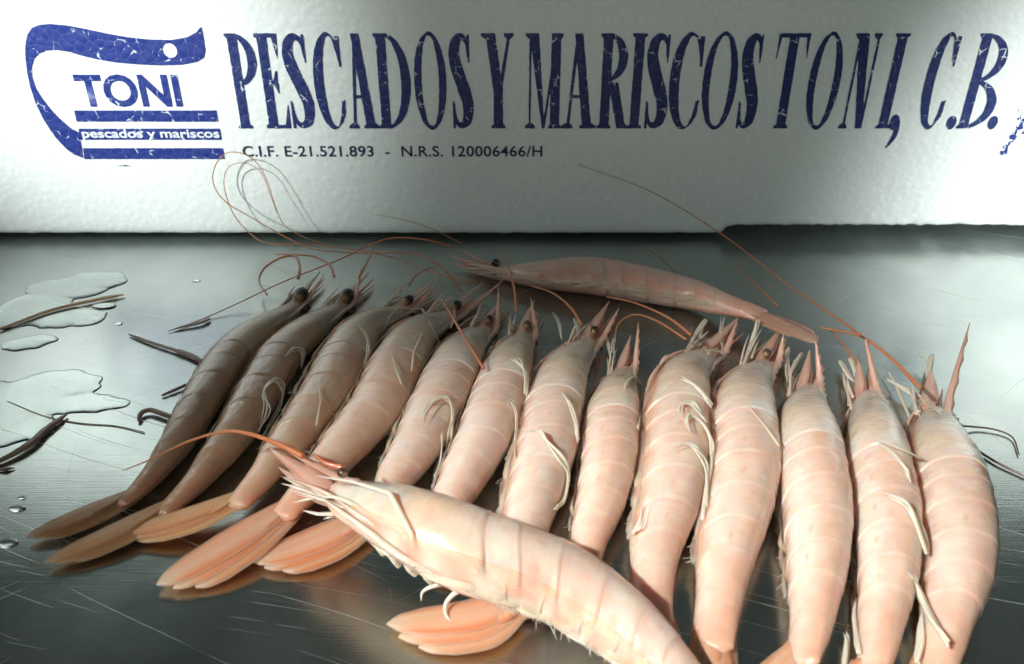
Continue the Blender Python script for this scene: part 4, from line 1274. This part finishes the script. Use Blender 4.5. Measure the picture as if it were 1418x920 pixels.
# ------------------------------------------------------------------ scraps and water on the bare steel
def scrap(name, label, pts, rad, c0, c1, flat=.6, ns=8):
    P = [W(x, y, z) for x, y, z in pts]
    base = V((P[len(P) // 2].x, P[len(P) // 2].y, 0))
    v, f, c = tube(P, rad, 36, ns, flat, V((0, 0, 1)), c0, c1)
    o = link(name, mesh(name, v, f, base, c), FIN, None, base)
    return tag(o, label, 'scrap', 'broken feelers and legs on the steel')
BR, TN = (0.26, .17, .12), (0.75, .55, .36)
scrap('feeler_scrap', 'long tan straw-like feeler lying through the puddle at far left', [(-30,466,.1),(10,452,.1),(70,430,.12),(130,416,.12),(172,408,.1)], lambda s: interp(s, [0, .3, .9, 1], [.06, .09, .13, .04]), (0.5, .36, .24), TN)
scrap('leg_scrap', 'flat grey-tan leaf-shaped leg piece nearest the long feeler end', [(232,459,.06),(255,452,.1),(280,446,.12),(291,440,.1)], lambda s: interp(s, [0, .5, .85, 1], [.02, .12, .13, .03]), (0.3, .27, .22), (0.42, .38, .3), .4)
scrap('leg_scrap', 'dark jointed leg piece pointing at the leftmost prawn', [(178,463,.08),(205,473,.1),(236,483,.12),(262,492,.12),(278,500,.12)], lambda s: interp(s, [0, .1, .55, .6, .9, 1], [.03, .08, .09, .14, .14, .1]), BR, (0.4, .27, .2))
scrap('leg_scrap', 'hooked brown leg piece curling out under the leftmost prawn', [(192,583,.1),(196,572,.14),(208,568,.16),(224,573,.16),(238,578,.15)], lambda s: interp(s, [0, .2, 1], [.06, .11, .12]), (0.36, .2, .14), BR)
scrap('leg_scrap', 'short dark leg stub poking out above the hooked piece', [(224,548,.08),(240,541,.1),(258,533,.12)], lambda s: interp(s, [0, .5, 1], [.06, .09, .08]), (0.28, .2, .14), BR)
scrap('leg_scrap', 'thick dark forked leg piece at the left edge of the photo', [(-10,643,.1),(20,628,.14),(45,612,.15),(62,596,.14),(92,574,.1)], lambda s: interp(s, [0, .4, .9, 1], [.10, .16, .13, .05]), (0.28, .19, .13), (0.38, .26, .18))
scrap('leg_scrap', 'small dark sliver below the forked leg piece', [(-5,652,.05),(8,650,.07),(20,648,.05)], lambda s: interp(s, [0, .5, 1], [.03, .09, .02]), BR, BR)
scrap('feeler_scrap', 'hair-thin dark feeler running from the forked piece to the leftmost prawn', [(10,556,.03),(60,576,.03),(110,586,.03),(160,590,.03),(200,599,.04)], lambda s: .022, BR, BR, 1, 5)
scrap('feeler_scrap', 'fine pale hair lying on the steel behind the rear prawn', [(898,343,.05),(918,357,.06),(937,376,.05)], lambda s: .018, TN, TN, 1, 5)

def puddle(label, blobs, seed, height=.05, edge=.85):
    """a film of water: union of measured blobs with a wandering edge"""
    B = [(W(x, y, 0), rx, ry) for x, y, rx, ry in blobs]
    x0 = min(b.x - rx for b, rx, ry in B) - .6; x1 = max(b.x + rx for b, rx, ry in B) + .6
    y0 = min(b.y - ry for b, rx, ry in B) - .6; y1 = max(b.y + ry for b, rx, ry in B) + .6
    step = .07 if (x1 - x0) > 1.5 else .02
    xs, ys = np.arange(x0, x1, step), np.arange(y0, y1, step)
    X, Y = np.meshgrid(xs, ys)
    f = np.full(X.shape, -9.0)
    for b, rx, ry in B:
        f = np.maximum(f, (1 - np.sqrt(((X - b.x) / rx) ** 2 + ((Y - b.y) / ry) ** 2)) * min(rx, ry))
    wob = np.array([[noise.fractal(V((x * .9, y * .9, seed)), 1.0, 2.0, 3) for x in xs] for y in ys])
    f = f + wob * .22 * min(1.0, min(b[1] for b in B))
    v, fc = iso_mesh(f, x0, y0, step)
    base = V(((x0 + x1) / 2, (y0 + y1) / 2, 0))
    n = len(v)
    def hz(q):
        k = min(1.0, q / edge); return .006 + height * math.sqrt(max(0.0, 1 - (1 - k) ** 2))
    top = [V((a, b, hz(q))) for a, b, q in v]
    bot = [V((a, b, .004)) for a, b, q in v]
    cnt = {}
    for p in fc:
        for k in range(len(p)):
            e = (p[k], p[(k + 1) % len(p)])
            cnt[e] = cnt.get(e, 0) + 1
    sidef = [(n + a, n + b, b, a) for (a, b) in cnt if (b, a) not in cnt]
    faces = [tuple(p) for p in fc] + [tuple(n + k for k in reversed(p)) for p in fc] + sidef
    o = link('puddle', mesh('puddle', top + bot, faces, base), WATER, None, base)
    return tag(o, label, 'puddle', 'water lying on the steel')
puddle('irregular film of water around the long tan feeler', [(130,390,1.5,1.1),(95,400,1.9,1.2),(50,425,1.6,1.5),(85,440,1.9,1.0),(20,440,1.3,1.2)], 1.0)
puddle('narrow puddle below the tan feeler near the left edge', [(30,478,1.0,.5),(55,472,.9,.5)], 2.0)
puddle('wide shallow puddle beside the forked dark leg piece', [(70,535,1.9,1.1),(40,560,1.7,1.0),(5,595,1.9,1.1),(110,560,1.6,.7),(-30,560,2.0,1.6)], 3.0)
for k, (x, y, r) in enumerate([(143,425,.38),(164,449,.2),(272,389,.16),(22,705,.22),(12,753,.22),(30,690,.14)]):
    puddle(['elongated water drop just under the tan feeler end', 'small round water drop right of the big puddle', 'tiny water drop near the box shadow', 'oval dark water drop left of the leftmost tail', 'lowest water drop near the left edge, by the tail tip', 'tiny drop above the oval drop at left'][k], [(x, y, r * 1.3, r * .8)], 5.0 + k, .06, .12)
